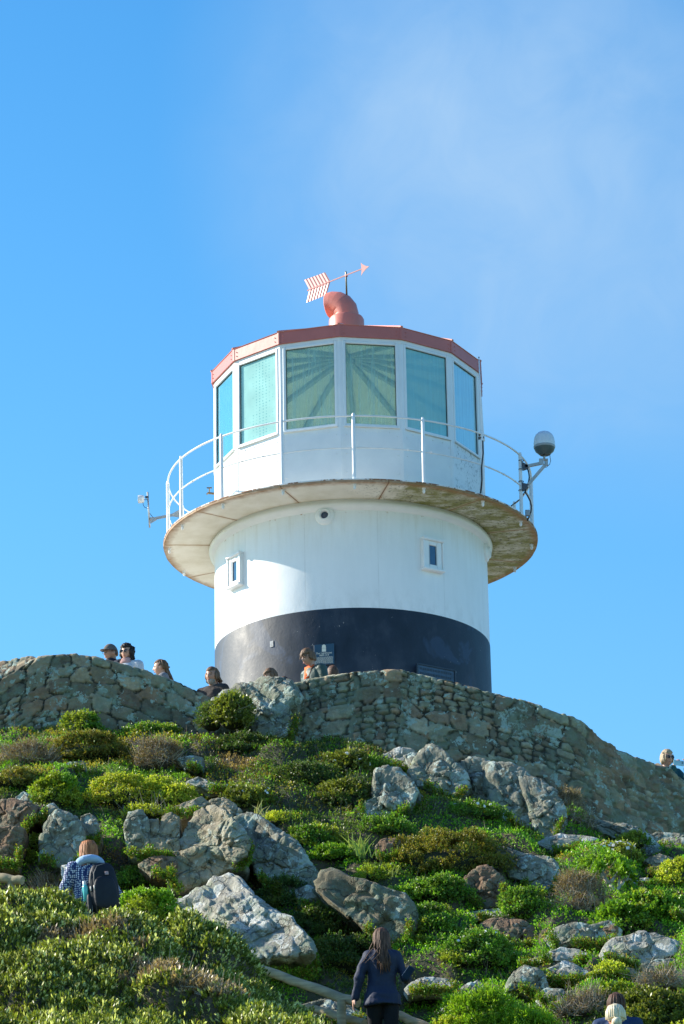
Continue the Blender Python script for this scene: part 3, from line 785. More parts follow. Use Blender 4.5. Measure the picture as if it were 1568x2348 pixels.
# ------------------------------------------------------------------ terrain
CPX = [  # (px, py, Y) control points on the slope
 (-500,2250,35.3),(-500,2040,36.3),(-500,1900,37.4),(-500,1800,38.6),(-500,1700,40.8),
 (0,2250,35.3),(200,2250,35.3),(450,2300,34.6),(600,2340,34.0),
 (0,2040,36.3),(300,2040,36.3),(0,1900,37.4),(300,1900,37.6),(0,1800,38.6),(300,1800,38.8),(0,1700,40.8),(300,1690,41.2),(150,1740,40),(450,1700,41.3),
 (600,2150,35.2),(600,2000,36.6),(600,1850,38.2),(600,1720,40.7),(760,1900,37.8),(760,2050,36.4),(760,2200,35),
 (850,2150,35.2),(850,2000,36.6),(850,1850,38.4),(850,1720,40.9),
 (1000,2347,33.4),(1000,2250,34),(1000,2100,35.6),(1000,1950,37.2),(1000,1850,38.6),(1000,1760,40.7),
 (1250,2347,32.3),(1250,2200,34),(1250,2050,36),(1250,1950,37.6),(1250,1850,39.6),
 (1450,2347,31.9),(1450,2200,33.8),(1450,2050,36),(1450,1950,38.5),(1430,1915,40.6),
 (1568,2347,31.7),(1568,2200,33.5),(1568,2050,36),(1568,1965,39.5),
 (2100,2347,31.7),(2100,2200,33.5),(2100,2050,36),(2100,1990,39.5),
 # low thicket in front, left
 (-400,2380,26),(0,2380,26),(300,2380,26),(600,2385,27),(740,2385,28),(0,2235,27.8),(300,2245,27.8),(500,2300,27.8),
 (-400,2170,30.5),(0,2170,30.5),(200,2150,30.5),(400,2168,30.2),(540,2235,29.5),(620,2290,29),(700,2350,29)]
CPW = [(-5.5,45,12.5),(-3,45,12.3),(-1,45,11.9),(0,45,11.9),(2,45,11.7),(4.5,45,10.9),(7,45,10.2),(-8,45,12.5),(-8,50,12.3),(-4,50,12.0),(0,50,11.6),(4,50,11.2),
 (8,50,10.2),(0,57,11.3),(-6,57,11.5),(6,57,10.6),(2,27.5,4.3),(5,27.5,4.3),(2.4,30.6,4.85),(3.2,30.5,4.85),(2.4,29.2,4.45),(1.6,30.4,4.8),(.35,32.4,5.7),(.9,31.9,5.5),(-6,22,3),(0,22,3),(6,22,3),(-6.5,33,6.6),(-3,33,6.7),(-1.2,32,6.0)]
cp3 = [tuple(at(a, b, c)) for a, b, c in CPX]+CPW
cp3 = np.array(cp3)
def rbf_fit(P):
    n = len(P); d = np.linalg.norm(P[:, None, :2]-P[None, :, :2], axis=-1)
    K = d**3/50.+np.eye(n)*.02
    A = np.zeros((n+3, n+3)); A[:n, :n] = K; A[:n, n] = 1; A[:n, n+1:] = P[:, :2]; A[n, :n] = 1; A[n+1:, :n] = P[:, :2].T
    return np.linalg.solve(A, np.concatenate([P[:, 2], [0, 0, 0]]))
RW = rbf_fit(cp3)
def base_z(x, y):
    xs = np.array([-400, -20, 0, 20, 27, 35, 41, 60, 75, 110, 400.]); zs = np.array([-70, -3, -1.6, 2.6, 4.4, 7.3, 11.4, 11.4, 8, -5, -80.])
    return np.interp(y, xs, zs)-np.maximum(0, np.abs(x)-11)*.35
def H0(x, y):
    x = np.asarray(x, float); y = np.asarray(y, float); sh = x.shape; x = x.ravel(); y = y.ravel(); out = np.zeros(len(x))
    for i in range(0, len(x), 20000):
        xs, ys = x[i:i+20000], y[i:i+20000]
        d = np.sqrt((xs[:, None]-cp3[None, :, 0])**2+(ys[:, None]-cp3[None, :, 1])**2)
        z = (d**3/50.)@RW[:len(cp3)]+RW[-3]+RW[-2]*xs+RW[-1]*ys
        m = sstep(13, 9.5, np.abs(xs))*sstep(20.5, 23.5, ys)*sstep(60, 55, ys)
        z = np.where(m > 0, z, 0)*m+base_z(xs, ys)*(1-m)
        out[i:i+20000] = z
    return out.reshape(sh)
def bumps(x, y):
    """rounded shrubby mounds over the slope"""
    w1 = fbm(np.stack([x*.5, y*.5, x*0], -1), 3, 31)*.5
    f1, f2, cid = cells(x*1.15+w1, y*1.0+w1, 3, 2.0, .9)
    m1 = np.sqrt(np.clip(1-(f1/.72)**2, 0, 1))*(.10+.22*cid[..., 0])
    f1, f2, cid = cells(x*2.7+5+w1, y*2.4+w1, 8, 2.0, .9)
    m2 = np.sqrt(np.clip(1-(f1/.75)**2, 0, 1))*(.05+.09*cid[..., 0])
    return m1+m2-.26
GX0, GX1, GY0, GY1, GS = -8.6, 8.6, 23.0, 47.0, .055
gx = np.arange(GX0, GX1+GS, GS); gy = np.arange(GY0, GY1+GS, GS)
GXX, GYY = np.meshgrid(gx, gy)
HB = H0(GXX, GYY)
BM = bumps(GXX, GYY)*sstep(42.6, 41.6, GYY)
nearm = sstep(31.8, 30.8, GYY)*sstep(.6, -.4, GXX)
def in_poly(x, y, poly):
    r = np.zeros(np.shape(x), bool); n = len(poly)
    for i in range(n):
        x1, y1 = poly[i]; x2, y2 = poly[(i+1) % n]
        if y1 == y2: continue
        c = ((y1 > y) != (y2 > y)) & (x < (x2-x1)*(y-y1)/(y2-y1)+x1); r ^= c
    return r
def grow_poly(p, g):
    p = np.array(p, float); c = p.mean(0); d = p-c; L = np.linalg.norm(d, axis=1)[:, None]; return c+d*(L+g)/L
PXG, PYG = proj(np.stack([GXX, GYY, HB], -1))
flat = np.zeros(GXX.shape)
def flatten_for(poly):
    flat[in_poly(PXG, PYG, grow_poly(poly, 9)) & (GYY > 31.2)] = 1
RK = [
 ('big pale banded boulder tilted down to the right, beside the bright round bush', [(376,2048),(420,2039),(458,2021),(491,1991),(535,1986),(552,2010),(568,2039),(605,2094),(663,2130),(692,2170),(716,2200),(711,2236),(670,2232),(619,2235),(579,2225),(550,2210),(500,2170),(460,2120),(410,2080)], 'rk_white', dict(strata=.9, lean=.75, turn=.45, rough=1.4, Y=34.9, facets=8, bulge=.8, level=7, blk=.8, grow=1.0)),
 ('large pyramid shaped grey rock topping the stack of blocks', [(406,1933),(418,1900),(431,1874),(450,1850),(470,1838),(490,1842),(512,1868),(548,1905),(572,1942),(566,1975),(537,1992),(510,1975),(475,1951),(440,1946),(413,1942)], 'rk_tan', dict(grow=1.04, Y=36.0, lean=.5, turn=.5, rough=1.2, level=7)),
 ('squared grey block directly under the pyramid shaped rock', [(402,1951),(475,1948),(519,1944),(552,1980),(548,2000),(512,1998),(471,2024),(420,2041),(398,2034),(395,1995)], 'rk_tan', dict(Y=35.9, lean=.15, facets=6)),
 ('flat pale cap rock lying on top of the columns, left of the pyramid rock', [(386,1863),(406,1845),(435,1836),(460,1829),(478,1842),(450,1862),(420,1871)], 'rk_tan', dict(Y=36.9)),
 ('pale rounded rock behind the pyramid shaped rock', [(470,1842),(490,1832),(512,1828),(530,1838),(552,1868),(566,1892),(520,1895)], 'rk_tan', dict(Y=37.6)),
 ('tall rounded stone column at the left end of the stacked blocks', [(296,1867),(325,1863),(338,1882),(339,1955),(322,1968),(296,1955),(289,1900)], 'rk_grey', dict(Y=36.2, lean=.05, facets=3)),
 ('short yellowish stone stub between the two tall columns', [(340,1880),(362,1878),(366,1905),(362,1922),(340,1922)], 'rk_tan', dict(Y=36.25, lean=.05, facets=3)),
 ('curved stone pillar leaning against the pyramid rock', [(372,1871),(391,1865),(408,1880),(410,1926),(385,1937),(358,1924),(366,1900)], 'rk_tan', dict(Y=36.2, lean=.1, facets=3)),
 ('blocky tan stone in the middle of the stack with a groove above', [(336,1920),(403,1928),(408,1951),(398,1968),(351,1962),(336,1953)], 'rk_tan', dict(Y=36.1, lean=.1, facets=4)),
 ('orange stained block at the foot of the stacked stones', [(323,1979),(347,1964),(397,1968),(402,1982),(397,2017),(351,2003)], 'rk_brown', dict(Y=35.9, lean=.15, facets=5)),
 ('brown lichened ledge at the far left edge of the outcrop', [(-20,1828),(20,1830),(50,1838),(77,1855),(78,1880),(50,1906),(0,1900),(-20,1896)], 'rk_brown', dict(Y=36.8)),
 ('dark orange and white spotted pillar at the far left edge', [(-20,1898),(20,1900),(51,1909),(44,1950),(40,1990),(0,1982),(-20,1980)], 'rk_brown', dict(Y=36.3, lean=.05)),
 ('large greenish rock slab with a white lichen patch behind the hiker with a backpack', [(100,1887),(120,1868),(135,1858),(172,1876),(192,1911),(185,1968),(161,1997),(128,1980),(95,1968)], 'rk_grey', dict(Y=36.4, lean=.12)),
 ('grey rounded rock right of the greenish slab on the left outcrop', [(188,1873),(205,1868),(218,1878),(229,1915),(221,1937),(194,1930),(186,1900)], 'rk_grey', dict(Y=36.6, lean=.1)),
 ('small grey stone resting on top of the brown ledge at far left', [(36,1824),(55,1814),(77,1828),(76,1848),(45,1846)], 'rk_grey', dict(Y=37.2)),
 ('small brown stone wedged between the ledge and the greenish slab', [(76,1848),(95,1842),(103,1862),(98,1884),(80,1882)], 'rk_brown', dict(Y=36.8)),
 ('small grey stone on top of the greenish slab', [(104,1846),(122,1840),(133,1854),(128,1872),(108,1872)], 'rk_grey', dict(Y=36.9)),
 ('pale wedge of rock below the greenish slab, behind the hiker', [(139,1982),(152,1984),(168,1999),(163,2036),(146,2026)], 'rk_white', dict(Y=35.9)),
 ('long grey rock face on the ridge to the right of the pyramid rock', [(543,1870),(570,1856),(600,1870),(640,1908),(672,1935),(702,1985),(722,2030),(695,2075),(640,2062),(600,2010),(575,1962)], 'rk_grey', dict(Y=36.3, lean=.35, level=6)),
 ('broad olive and rust coloured rock dome above the woman in the navy jacket', [(744,2030),(751,1995),(776,1985),(809,2010),(860,2034),(912,2055),(934,2083),(937,2119),(930,2158),(897,2180),(879,2156),(839,2130),(806,2100),(769,2065)], 'rk_olive', dict(Y=35.1, lean=.3, level=6, strata=.5)),
 ('bluish patch of bare rock in the dark bushes at centre', [(683,2040),(708,2030),(735,2045),(745,2075),(715,2090),(688,2070)], 'rk_grey', dict(Y=35.7)),
 ('pale cracked slab at the left end of the rocks under the long wall', [(884,1725),(918,1715),(946,1725),(936,1751),(944,1773),(918,1765),(902,1755)], 'rk_white', dict(Y=40.2, lean=.3)),
 ('tall pale peaked rock below the long stone wall', [(950,1762),(962,1731),(978,1718),(994,1710),(1014,1721),(1030,1747),(1058,1777),(1064,1811),(1040,1840),(1006,1822),(975,1800),(960,1787)], 'rk_grey', dict(Y=39.5, lean=.35, rough=1.2, level=6)),
 ('narrow rounded stone wedged left of the peaked rock', [(934,1733),(946,1726),(960,1731),(958,1765),(943,1773)], 'rk_grey', dict(Y=39.9)),
 ('mottled upright rock right of the peaked rock, touching the wall', [(1070,1746),(1083,1738),(1107,1743),(1136,1757),(1140,1800),(1144,1852),(1120,1856),(1062,1840),(1060,1779)], 'rk_grey', dict(Y=39.6, lean=.2, rough=1.1)),
 ('long grooved rock buttress in the middle of the cliff under the wall', [(1130,1757),(1155,1754),(1177,1755),(1204,1774),(1218,1820),(1225,1870),(1237,1922),(1196,1905),(1166,1878),(1138,1850),(1130,1800)], 'rk_grey', dict(Y=39.2, lean=.25, rough=1.3, level=6)),
 ('pale sloping rock shoulder at the right end of the cliff', [(1200,1774),(1243,1792),(1271,1820),(1286,1854),(1287,1881),(1273,1924),(1237,1924),(1222,1870),(1212,1820)], 'rk_grey', dict(Y=39.0, lean=.3, level=6)),
 ('low pale ledge at the foot of the cliff', [(1235,1926),(1262,1914),(1291,1909),(1330,1916),(1362,1928),(1330,1942),(1305,1953),(1268,1953)], 'rk_white', dict(Y=38.0, lean=.5)),
 ('long rock spine running down right below the wall, pale on top', [(1350,1880),(1374,1874),(1410,1884),(1442,1895),(1476,1916),(1509,1957),(1476,1969),(1438,1931),(1401,1914)], 'rk_grey', dict(Y=39.6, lean=.4)),
 ('bluish rock at the right edge just under the wall', [(1484,1918),(1510,1905),(1538,1910),(1575,1926),(1590,1945),(1568,1954),(1510,1942)], 'rk_grey', dict(Y=40.0, lean=.4)),
 ('shaded grey rock face in the middle of the slope with a dark hollow', [(866,1765),(890,1760),(914,1765),(938,1794),(946,1820),(932,1854),(902,1878),(870,1884),(837,1882),(827,1846),(862,1826)], 'rk_grey', dict(Y=38.3, lean=.3, level=6)),
 ('small grey shard right of the shaded rock face', [(944,1812),(958,1818),(976,1836),(967,1862),(940,1857)], 'rk_grey', dict(Y=38.5)),
 ('large greenish white slab leaning beside the olive mound', [(1126,1922),(1156,1933),(1209,1960),(1255,1975),(1274,2015),(1275,2041),(1255,2058),(1217,2047),(1202,2022),(1171,2009),(1160,1977)], 'rk_grey', dict(Y=36.9, lean=.4, level=6)),
 ('reddish brown rock face under the olive mound', [(1073,2010),(1088,1992),(1118,1984),(1143,2005),(1152,2034),(1147,2077),(1107,2081),(1084,2066),(1071,2034)], 'rk_brown', dict(Y=36.1, lean=.12)),
 ('thin pale rock shelf below the reddish brown face', [(1084,2085),(1115,2081),(1145,2081),(1186,2087),(1226,2106),(1186,2108),(1126,2111),(1095,2104)], 'rk_grey', dict(Y=35.6, lean=.6)),
 ('smooth brown boulder below the thin pale shelf', [(1103,2115),(1126,2108),(1152,2104),(1202,2115),(1226,2136),(1219,2164),(1186,2179),(1156,2160),(1133,2142)], 'rk_brown', dict(Y=35.2, lean=.35)),
 ('angular grey rock with a brown right side, above the boulder pile', [(1264,2145),(1285,2122),(1315,2113),(1353,2122),(1387,2115),(1412,2140),(1412,2157),(1368,2172),(1315,2164),(1277,2176)], 'rk_grey', dict(Y=34.7, lean=.25)),
 ('large sunlit boulder with an overhanging front at the right', [(1385,2181),(1396,2162),(1410,2147),(1440,2145),(1470,2132),(1504,2141),(1544,2166),(1540,2195),(1504,2202),(1463,2217),(1429,2210),(1391,2198)], 'rk_white', dict(Y=33.9, lean=.45, rough=1.2, facets=12, level=6)),
 ('pale cracked boulder at the top of the boulder pile', [(1247,2193),(1265,2181),(1289,2170),(1323,2179),(1355,2200),(1315,2210),(1262,2214)], 'rk_white', dict(Y=33.9, lean=.4)),
 ('long folded pale boulder in the centre of the pile', [(1251,2229),(1262,2217),(1277,2210),(1300,2202),(1334,2221),(1368,2246),(1340,2252),(1315,2251),(1277,2255),(1255,2244)], 'rk_white', dict(Y=33.6, lean=.4, strata=.7)),
 ('cracked tan boulder at the right end of the pile', [(1362,2219),(1388,2214),(1413,2213),(1450,2225),(1457,2251),(1420,2254),(1385,2246)], 'rk_tan', dict(Y=33.5, lean=.35)),
 ('knobbly dark boulder with pale lichen at the left of the pile', [(1165,2257),(1170,2240),(1179,2229),(1209,2217),(1239,2234),(1249,2268),(1245,2297),(1220,2284),(1194,2267),(1171,2267)], 'rk_grey', dict(Y=33.4, lean=.2, rough=1.5)),
 ('small grey green block at the foot of the boulder pile', [(1237,2286),(1244,2272),(1255,2266),(1287,2270),(1291,2289),(1270,2301),(1247,2304)], 'rk_grey', dict(Y=32.8)),
 ('small brown block at the bottom of the boulder pile', [(1262,2302),(1288,2290),(1294,2306),(1280,2318),(1264,2314)], 'rk_brown', dict(Y=32.5)),
 ('tan stone beside the small grey green block', [(1287,2272),(1315,2270),(1318,2290),(1294,2298)], 'rk_tan', dict(Y=32.9)),
 ('white flat topped rock just right of the woman in the navy jacket', [(934,2262),(945,2251),(959,2245),(988,2240),(1018,2246),(1036,2262),(1048,2286),(997,2274),(945,2277)], 'rk_white', dict(Y=33.7, lean=.4)),
 ('greenish triangular rock at the bottom centre', [(1050,2286),(1065,2261),(1095,2247),(1120,2272),(1109,2293),(1069,2295)], 'rk_grey', dict(Y=33.2)),
 ('small pale rock at the bottom edge left of the bright shrub', [(999,2331),(1008,2316),(1023,2306),(1054,2306),(1044,2325),(1020,2337)], 'rk_white', dict(Y=32.6)),
 ('blue grey rock under the large sunlit boulder', [(1480,2210),(1510,2200),(1544,2198),(1550,2223),(1504,2235)], 'rk_grey', dict(Y=33.6)),
 ('small white rounded rock among the green shrubs at right', [(1453,2020),(1466,2012),(1484,2013),(1504,2030),(1480,2036),(1459,2036)], 'rk_white', dict(Y=36.4)),
 ('tan rock ledge beside the yellow mound at the right edge', [(1480,1971),(1495,1963),(1514,1959),(1540,1969),(1537,1986),(1497,1984)], 'rk_tan', dict(Y=37.6)),
 ('shaded brown rock under the tan ledge at right', [(1482,1986),(1510,1984),(1538,1990),(1522,2013),(1489,2004)], 'rk_brown', dict(Y=37.2)),
 ('small grey rock at the right edge above the sunlit boulder', [(1540,2092),(1556,2083),(1580,2083),(1580,2104),(1552,2104)], 'rk_white', dict(Y=34.9)),
 ('flat grey green stone on the left shoulder of the boulder pile', [(1196,2212),(1215,2200),(1236,2194),(1249,2208),(1225,2221)], 'rk_grey', dict(Y=34.0)),
 ('reddish stone tucked into the left of the boulder pile', [(1226,2219),(1244,2213),(1260,2214),(1256,2238),(1236,2236)], 'rk_brown', dict(Y=33.8)),
 ('split brown boulder at the left foot of the olive mound', [(866,1936),(876,1928),(895,1925),(917,1930),(915,1960),(884,1976),(866,1962)], 'rk_brown', dict(Y=36.9, lean=.15)),
 ('low grey rock poking out of the bushes under the left wall', [(144,1754),(160,1747),(188,1745),(190,1764),(153,1768)], 'rk_grey', dict(Y=39.3)),
 ('grey rock in the bushes below the summit rock', [(411,1738),(436,1733),(462,1739),(460,1766),(429,1760)], 'rk_grey', dict(Y=39.6)),
 ('narrow pale rock ridge poking through the greenery at centre left', [(436,1788),(458,1779),(478,1794),(500,1800),(532,1801),(526,1814),(478,1812)], 'rk_white', dict(Y=38.7)),
 ('brown rounded stone at the right of the dark pines', [(1385,2128),(1400,2120),(1416,2126),(1414,2140),(1392,2140)], 'rk_brown', dict(Y=34.6)),
 ('dark shelf of rock left of the fence post', [(700,2300),(740,2290),(800,2310),(826,2335),(790,2360),(720,2350)], 'rk_grey', dict(Y=33.6)),
 ('small grey rock behind the knees of the woman in navy', [(905,2296),(930,2290),(950,2300),(945,2320),(912,2322)], 'rk_grey', dict(Y=34.2)),
]

for _r in RK: flatten_for(_r[1])
for _ in range(2): flat = (flat+np.roll(flat, 1, 0)+np.roll(flat, -1, 0)+np.roll(flat, 1, 1)+np.roll(flat, -1, 1))/5
BM = BM*(1-flat)-.22*flat
HG = HB+BM*(1+.5*nearm)+.08*nearm+fbm(np.stack([GXX*6, GYY*6, GXX*0], -1), 3, 2)*.03
def samp(G, x, y):
    u = np.clip((np.asarray(x, float)-GX0)/GS, 0, len(gx)-1.001); v = np.clip((np.asarray(y, float)-GY0)/GS, 0, len(gy)-1.001)
    i = u.astype(int); j = v.astype(int); fu = u-i; fv = v-j
    return (G[j, i]*(1-fu)+G[j, i+1]*fu)*(1-fv)+(G[j+1, i]*(1-fu)+G[j+1, i+1]*fu)*fv
def H(x, y): return samp(HG, x, y)
def hit(px, py, y0=24.0, y1=44.0):
    Ys = np.arange(y0, y1, .04); d = at(px, py, 1.0)
    P = d[None, :]*Ys[:, None]
    below = P[:, 2] < samp(HB, P[:, 0], P[:, 1])
    if below.any(): return P[np.argmax(below)]
    return P[-1]

def mat_soil():
    m, nt, b, o = new_mat('dark_stony_soil'); k = N(nt); c = k.coord('Object')
    f = k.noise(c, 1.3, 8, .65); g = k.noise(c, 18, 5, .7)
    base = k.mix(k.ramp(f, [(.4, 0), (.6, 1)]), (.045, .055, .022), (.10, .075, .045))
    base = k.mix(k.ramp(g, [(.62, 0), (.7, .7)]), base, (.14, .12, .09))
    nt.links.new(base, b.inputs['Base Color']); b.inputs['Roughness'].default_value = .95
    nt.links.new(k.bump(g, .8, .05), b.inputs['Normal']); return m
M['soil'] = mat_soil()
# one ground sheet: fine grid in the middle, stretched cells out to the horizon
def stretch(a, lo, hi):
    L = [lo-s for s in (.4, 1, 2, 4, 8, 16, 40, 100, 300, 800)][::-1]; R_ = [hi+s for s in (.4, 1, 2, 4, 8, 16, 40, 100, 300, 800)]
    return np.concatenate([L, a, R_])
ax_ = stretch(gx[::1], gx[0], gx[-1]); ay_ = stretch(gy[::1], gy[0], gy[-1])
XX, YY = np.meshgrid(ax_, ay_)
ZZ = H0(np.clip(XX, -400, 400), np.clip(YY, -400, 400)); ZZ[10:-10, 10:-10] = HG
ny, nx = XX.shape
idx = np.arange(nx*ny).reshape(ny, nx)
Fg = np.stack([idx[:-1, :-1], idx[:-1, 1:], idx[1:, 1:], idx[1:, :-1]], -1).reshape(-1, 4)
g = link('ground', fast_mesh(np.stack([XX, YY, ZZ], -1).reshape(-1, 3), Fg, smooth=True), M['soil'])
tag(g, kind='structure')

# ------------------------------------------------------------------ stone
def mat_stone(name, cols, lich, lcol=(.62, .68, .60), attr=False, orange=.3, lscale=3.2, warm=0):
    m, nt, b, o = new_mat(name); k = N(nt); c = k.coord('Object')
    f = k.noise(c, 1.7, 8, .68, .4); g = k.noise(c, 9, 7, .7); h = k.noise(c, 42, 4, .7)
    base = k.ramp(f, [(.30, cols[0]), (.50, cols[1]), (.68, cols[2])])
    if attr:
        a = k.n('ShaderNodeAttribute', attribute_name='Col').outputs['Color']
        base = k.mix(.75, base, a)
    base = k.mix(k.ramp(g, [(.35, .5), (.65, 0)]), base, tuple(x*.6 for x in cols[0]))
    og = k.math('MULTIPLY', k.ramp(k.noise(k.coord('Object', loc=(3, 7, 1)), 1.1, 6, .7), [(.55, 0), (.66, 1)]), orange)
    base = k.mix(og, base, (.30, .155, .065))
    # pale lichen blotches, crisp edged
    wv = k.n('ShaderNodeVectorMath', operation='ADD'); k.set(wv.inputs[0], c)
    nv = k.n('ShaderNodeTexNoise'); nt.links.new(c, nv.inputs['Vector']); nv.inputs['Scale'].default_value = 7; nv.inputs['Detail'].default_value = 5
    sv = k.n('ShaderNodeVectorMath', operation='SCALE'); nt.links.new(nv.outputs['Color'], sv.inputs[0]); sv.inputs['Scale'].default_value = .28
    nt.links.new(sv.outputs[0], wv.inputs[1])
    big = k.ramp(k.math('ADD', k.noise(wv.outputs[0], lscale, 4, .7), k.math('MULTIPLY', k.math('SUBTRACT', h, .5), .22)), [(lich[0], 0), (lich[0]+.03, 1)])
    spots = k.ramp(k.vor(wv.outputs[0], 6.5 if attr else 8), [(0, 1), (.24, 1), (.27, 0)])
    ssel = k.ramp(k.noise(c, 2.6, 3), [(lich[1], 0), (lich[1]+.06, 1)])
    ls = k.math('MAXIMUM', big, k.math('MULTIPLY', spots, ssel))
    lc = k.mix(k.ramp(g, [(.35, 0), (.65, 1)]), lcol, tuple(min(1, x*.66) for x in lcol))
    base = k.mix(k.math('MULTIPLY', ls, .88), base, lc)
    grn = k.ramp(k.noise(k.coord('Object', loc=(9, 2, 5)), 3.1, 6, .75), [(.47, 0), (.60, .6)])
    base = k.mix(grn, base, (.20, .25, .17))
    crk = k.ramp(k.vor(wv.outputs[0], 2.6, 'DISTANCE_TO_EDGE'), [(0, 1), (.012, .7), (.03, 0)])
    base = k.mix(k.math('MULTIPLY', crk, .55 if not attr else .0), base, (.03, .03, .025))
    nt.links.new(base, b.inputs['Base Color']); b.inputs['Roughness'].default_value = .92; b.inputs['Specular IOR Level'].default_value = .25
    hh = k.math('ADD', k.math('MULTIPLY', g, 1.0), k.math('ADD', k.math('MULTIPLY', h, .5), k.math('MULTIPLY', k.noise(c, 95, 3, .7), .2)))
    hh = k.math('ADD', hh, k.math('MULTIPLY', ls, .08))
    if not attr: hh = k.math('SUBTRACT', hh, k.math('MULTIPLY', crk, .6))
    nt.links.new(k.bump(hh, .75, .035), b.inputs['Normal']); return m
M['wall'] = mat_stone('lichen_covered_wall_stone', ((.09, .085, .07), (.17, .16, .125), (.25, .23, .18)), (.580, .44), (.46, .57, .48), True, .12, 4.2)
M['rk_grey'] = mat_stone('grey_lichened_rock', ((.16, .155, .12), (.28, .275, .215), (.42, .405, .33)), (.53, .45), (.54, .63, .55), False, .3)
M['rk_white'] = mat_stone('pale_weathered_rock', ((.25, .235, .19), (.40, .385, .325), (.54, .525, .455)), (.52, .5), (.66, .67, .62), False, .12)
M['rk_brown'] = mat_stone('brown_iron_stained_rock', ((.13, .085, .055), (.25, .16, .10), (.34, .25, .17)), (.62, .56), (.50, .54, .46), False, .8)
M['rk_olive'] = mat_stone('olive_stained_rock', ((.11, .10, .07), (.20, .175, .115), (.30, .255, .175)), (.60, .52), (.50, .56, .46), False, .7)
M['rk_tan'] = mat_stone('tan_lichened_rock', ((.22, .185, .125), (.38, .325, .225), (.52, .465, .35)), (.60, .5), (.58, .60, .50), False, .45)

# ------------------------------------------------------------------ walls
def wall(name, label, prof, Yf, Ys, thick, depth_m, back_rise, seed, rub=None, ds=.017):
    """prof: silhouette points; Yf: px->Y control; rub: px beyond which the face turns to rubble and mortar"""
    px = np.array([p[0] for p in prof], float); py = np.array([p[1] for p in prof], float)
    n = int((px[-1]-px[0])/178/ds); P = np.linspace(px[0], px[-1], n); Yp = np.interp(P, Yf, Ys)
    T = np.array([at(p, np.interp(p, px, py), y) for p, y in zip(P, Yp)])
    s = np.concatenate([[0], np.cumsum(np.hypot(np.diff(T[:, 0]), np.diff(T[:, 1])))])
    tx = np.gradient(T[:, 0]); ty = np.gradient(T[:, 1]); l = np.hypot(tx, ty); nx_, ny_ = ty/l, -tx/l     # towards the camera
    nf = int(depth_m/ds)
    t_face = np.linspace(depth_m, .05, nf)
    rows = [(0, -t, 1, t) for t in t_face]                 # (inward offset, height rel. top, kind, t)
    for a in np.linspace(0, pi/2, 6)[1:]: rows.append((.07-.07*math.cos(a), -.05+.05*math.sin(a), 1, .05*(1-math.sin(a))))
    nb = int((thick-.14)/.035)
    for j in range(1, nb+1): rows.append((.07+j*(thick-.14)/nb, 0, 2, -j*(thick-.14)/nb))
    for a in np.linspace(0, pi/2, 4)[1:]: rows.append((thick-.07+.07*math.sin(a), -.07+.07*math.cos(a), 3, -thick))
    for t in (.3, .8, 1.4): rows.append((thick, -t, 3, -thick-t))
    R = len(rows); inn = np.array([r[0] for r in rows])[:, None]; up_ = np.array([r[1] for r in rows])[:, None]; tt = np.array([r[3] for r in rows])[:, None]+np.zeros((1, n))
    br = np.interp(P, [b[0] for b in back_rise], [b[1] for b in back_rise])[None, :]
    topf = (np.array([r[2] for r in rows]) >= 2)[:, None]
    batter = -.08*np.maximum(0, -up_)
    off = inn*1.0+batter
    V = np.zeros((R, n, 3)); V[..., 0] = T[None, :, 0]-nx_[None]*off; V[..., 1] = T[None, :, 1]-ny_[None]*off
    V[..., 2] = T[None, :, 2]+up_+br*np.clip(inn/thick, 0, 1)
    S = s[None, :]+np.zeros((R, 1))
    wu = fbm(np.stack([S*1.3, tt*1.3, S*0+seed], -1), 3, seed)*.09; wv = fbm(np.stack([S*1.3+40, tt*1.3, S*0+seed], -1), 3, seed+9)*.08
    # courses of squarish stones of uneven size, small chinking stones between
    U, W_ = (S+wu), (tt+wv)
    f1, f2, cid = cells(U/.31, W_/.215, seed, 4.0, .70); e1 = (f2-f1)
    g1, g2, gid = cells(U/.165+3, W_/.085, seed+3, 4.0, .75); e2 = (g2-g1)
    Pj = np.stack([V[..., 0], V[..., 1], V[..., 2]], -1); jn = fbm(Pj*15, 3, seed+90)*.05; e1 = e1+jn; e2 = e2+jn*1.5
    small = _h(np.floor(U/.31*.5), np.floor(W_/.215*.5), np.zeros_like(S), seed+5) > .72
    chink = (sstep(.16, .10, e1) > .5) & (gid[..., 2] > .45)
    use = small | chink
    e = np.where(use, e2*.42, e1); cidc = np.where(use[..., None], gid, cid)
    hgt = sstep(.02, .065, e)*.029+sstep(.06,.35,e)*.003+(cidc[..., 0]-.5)*.026*sstep(.02, .12, e)
    tilt = ((cidc[..., 1]-.5)*np.sin(U*9)+(cidc[..., 2]-.5)*np.sin(W_*11))*.006
    Pn = np.stack([V[..., 0], V[..., 1], V[..., 2]], -1)
    rgh = fbm(Pn*5, 4, seed+20, .6)*.018+fbm(Pn*10, 4, seed+25, .65, True)*.014+fbm(Pn*26, 2, seed+30)*.011
    hgt = hgt+tilt
    mort = sstep(.10, .03, e)
    if rub is not None:
        m = sstep(rub[0], rub[1], P)[None, :]+np.zeros((R, 1)); patch = sstep(-.1, .25, fbm(Pn*1.2, 3, seed+50))
        m = np.clip(m*(.75+.25*patch), 0, 1)
        hgt = hgt*(1-m)+m*(sstep(.05, .5, fbm(np.stack([S*3.4, tt*2.6, S*0], -1), 4, 77))*.06+.02+sstep(.02, .2, e)*.018); mort = mort*(1-m*.85); rgh = rgh*(1+.8*m)
    # crown of separate cope stones with uneven heights
    cs_, c2_, cc_ = cells((s[None, :]+.04*np.sin(s[None, :]*13))/.33, np.zeros((1, n))+.5, seed+70, 2, .6)
    cope = (cc_[..., 0]-.5)*.03-sstep(.10, .02, c2_-cs_)*.018
    fade = sstep(.28, .0, tt)
    V[..., 2] += cope*fade
    d = hgt*1.25+rgh-.035
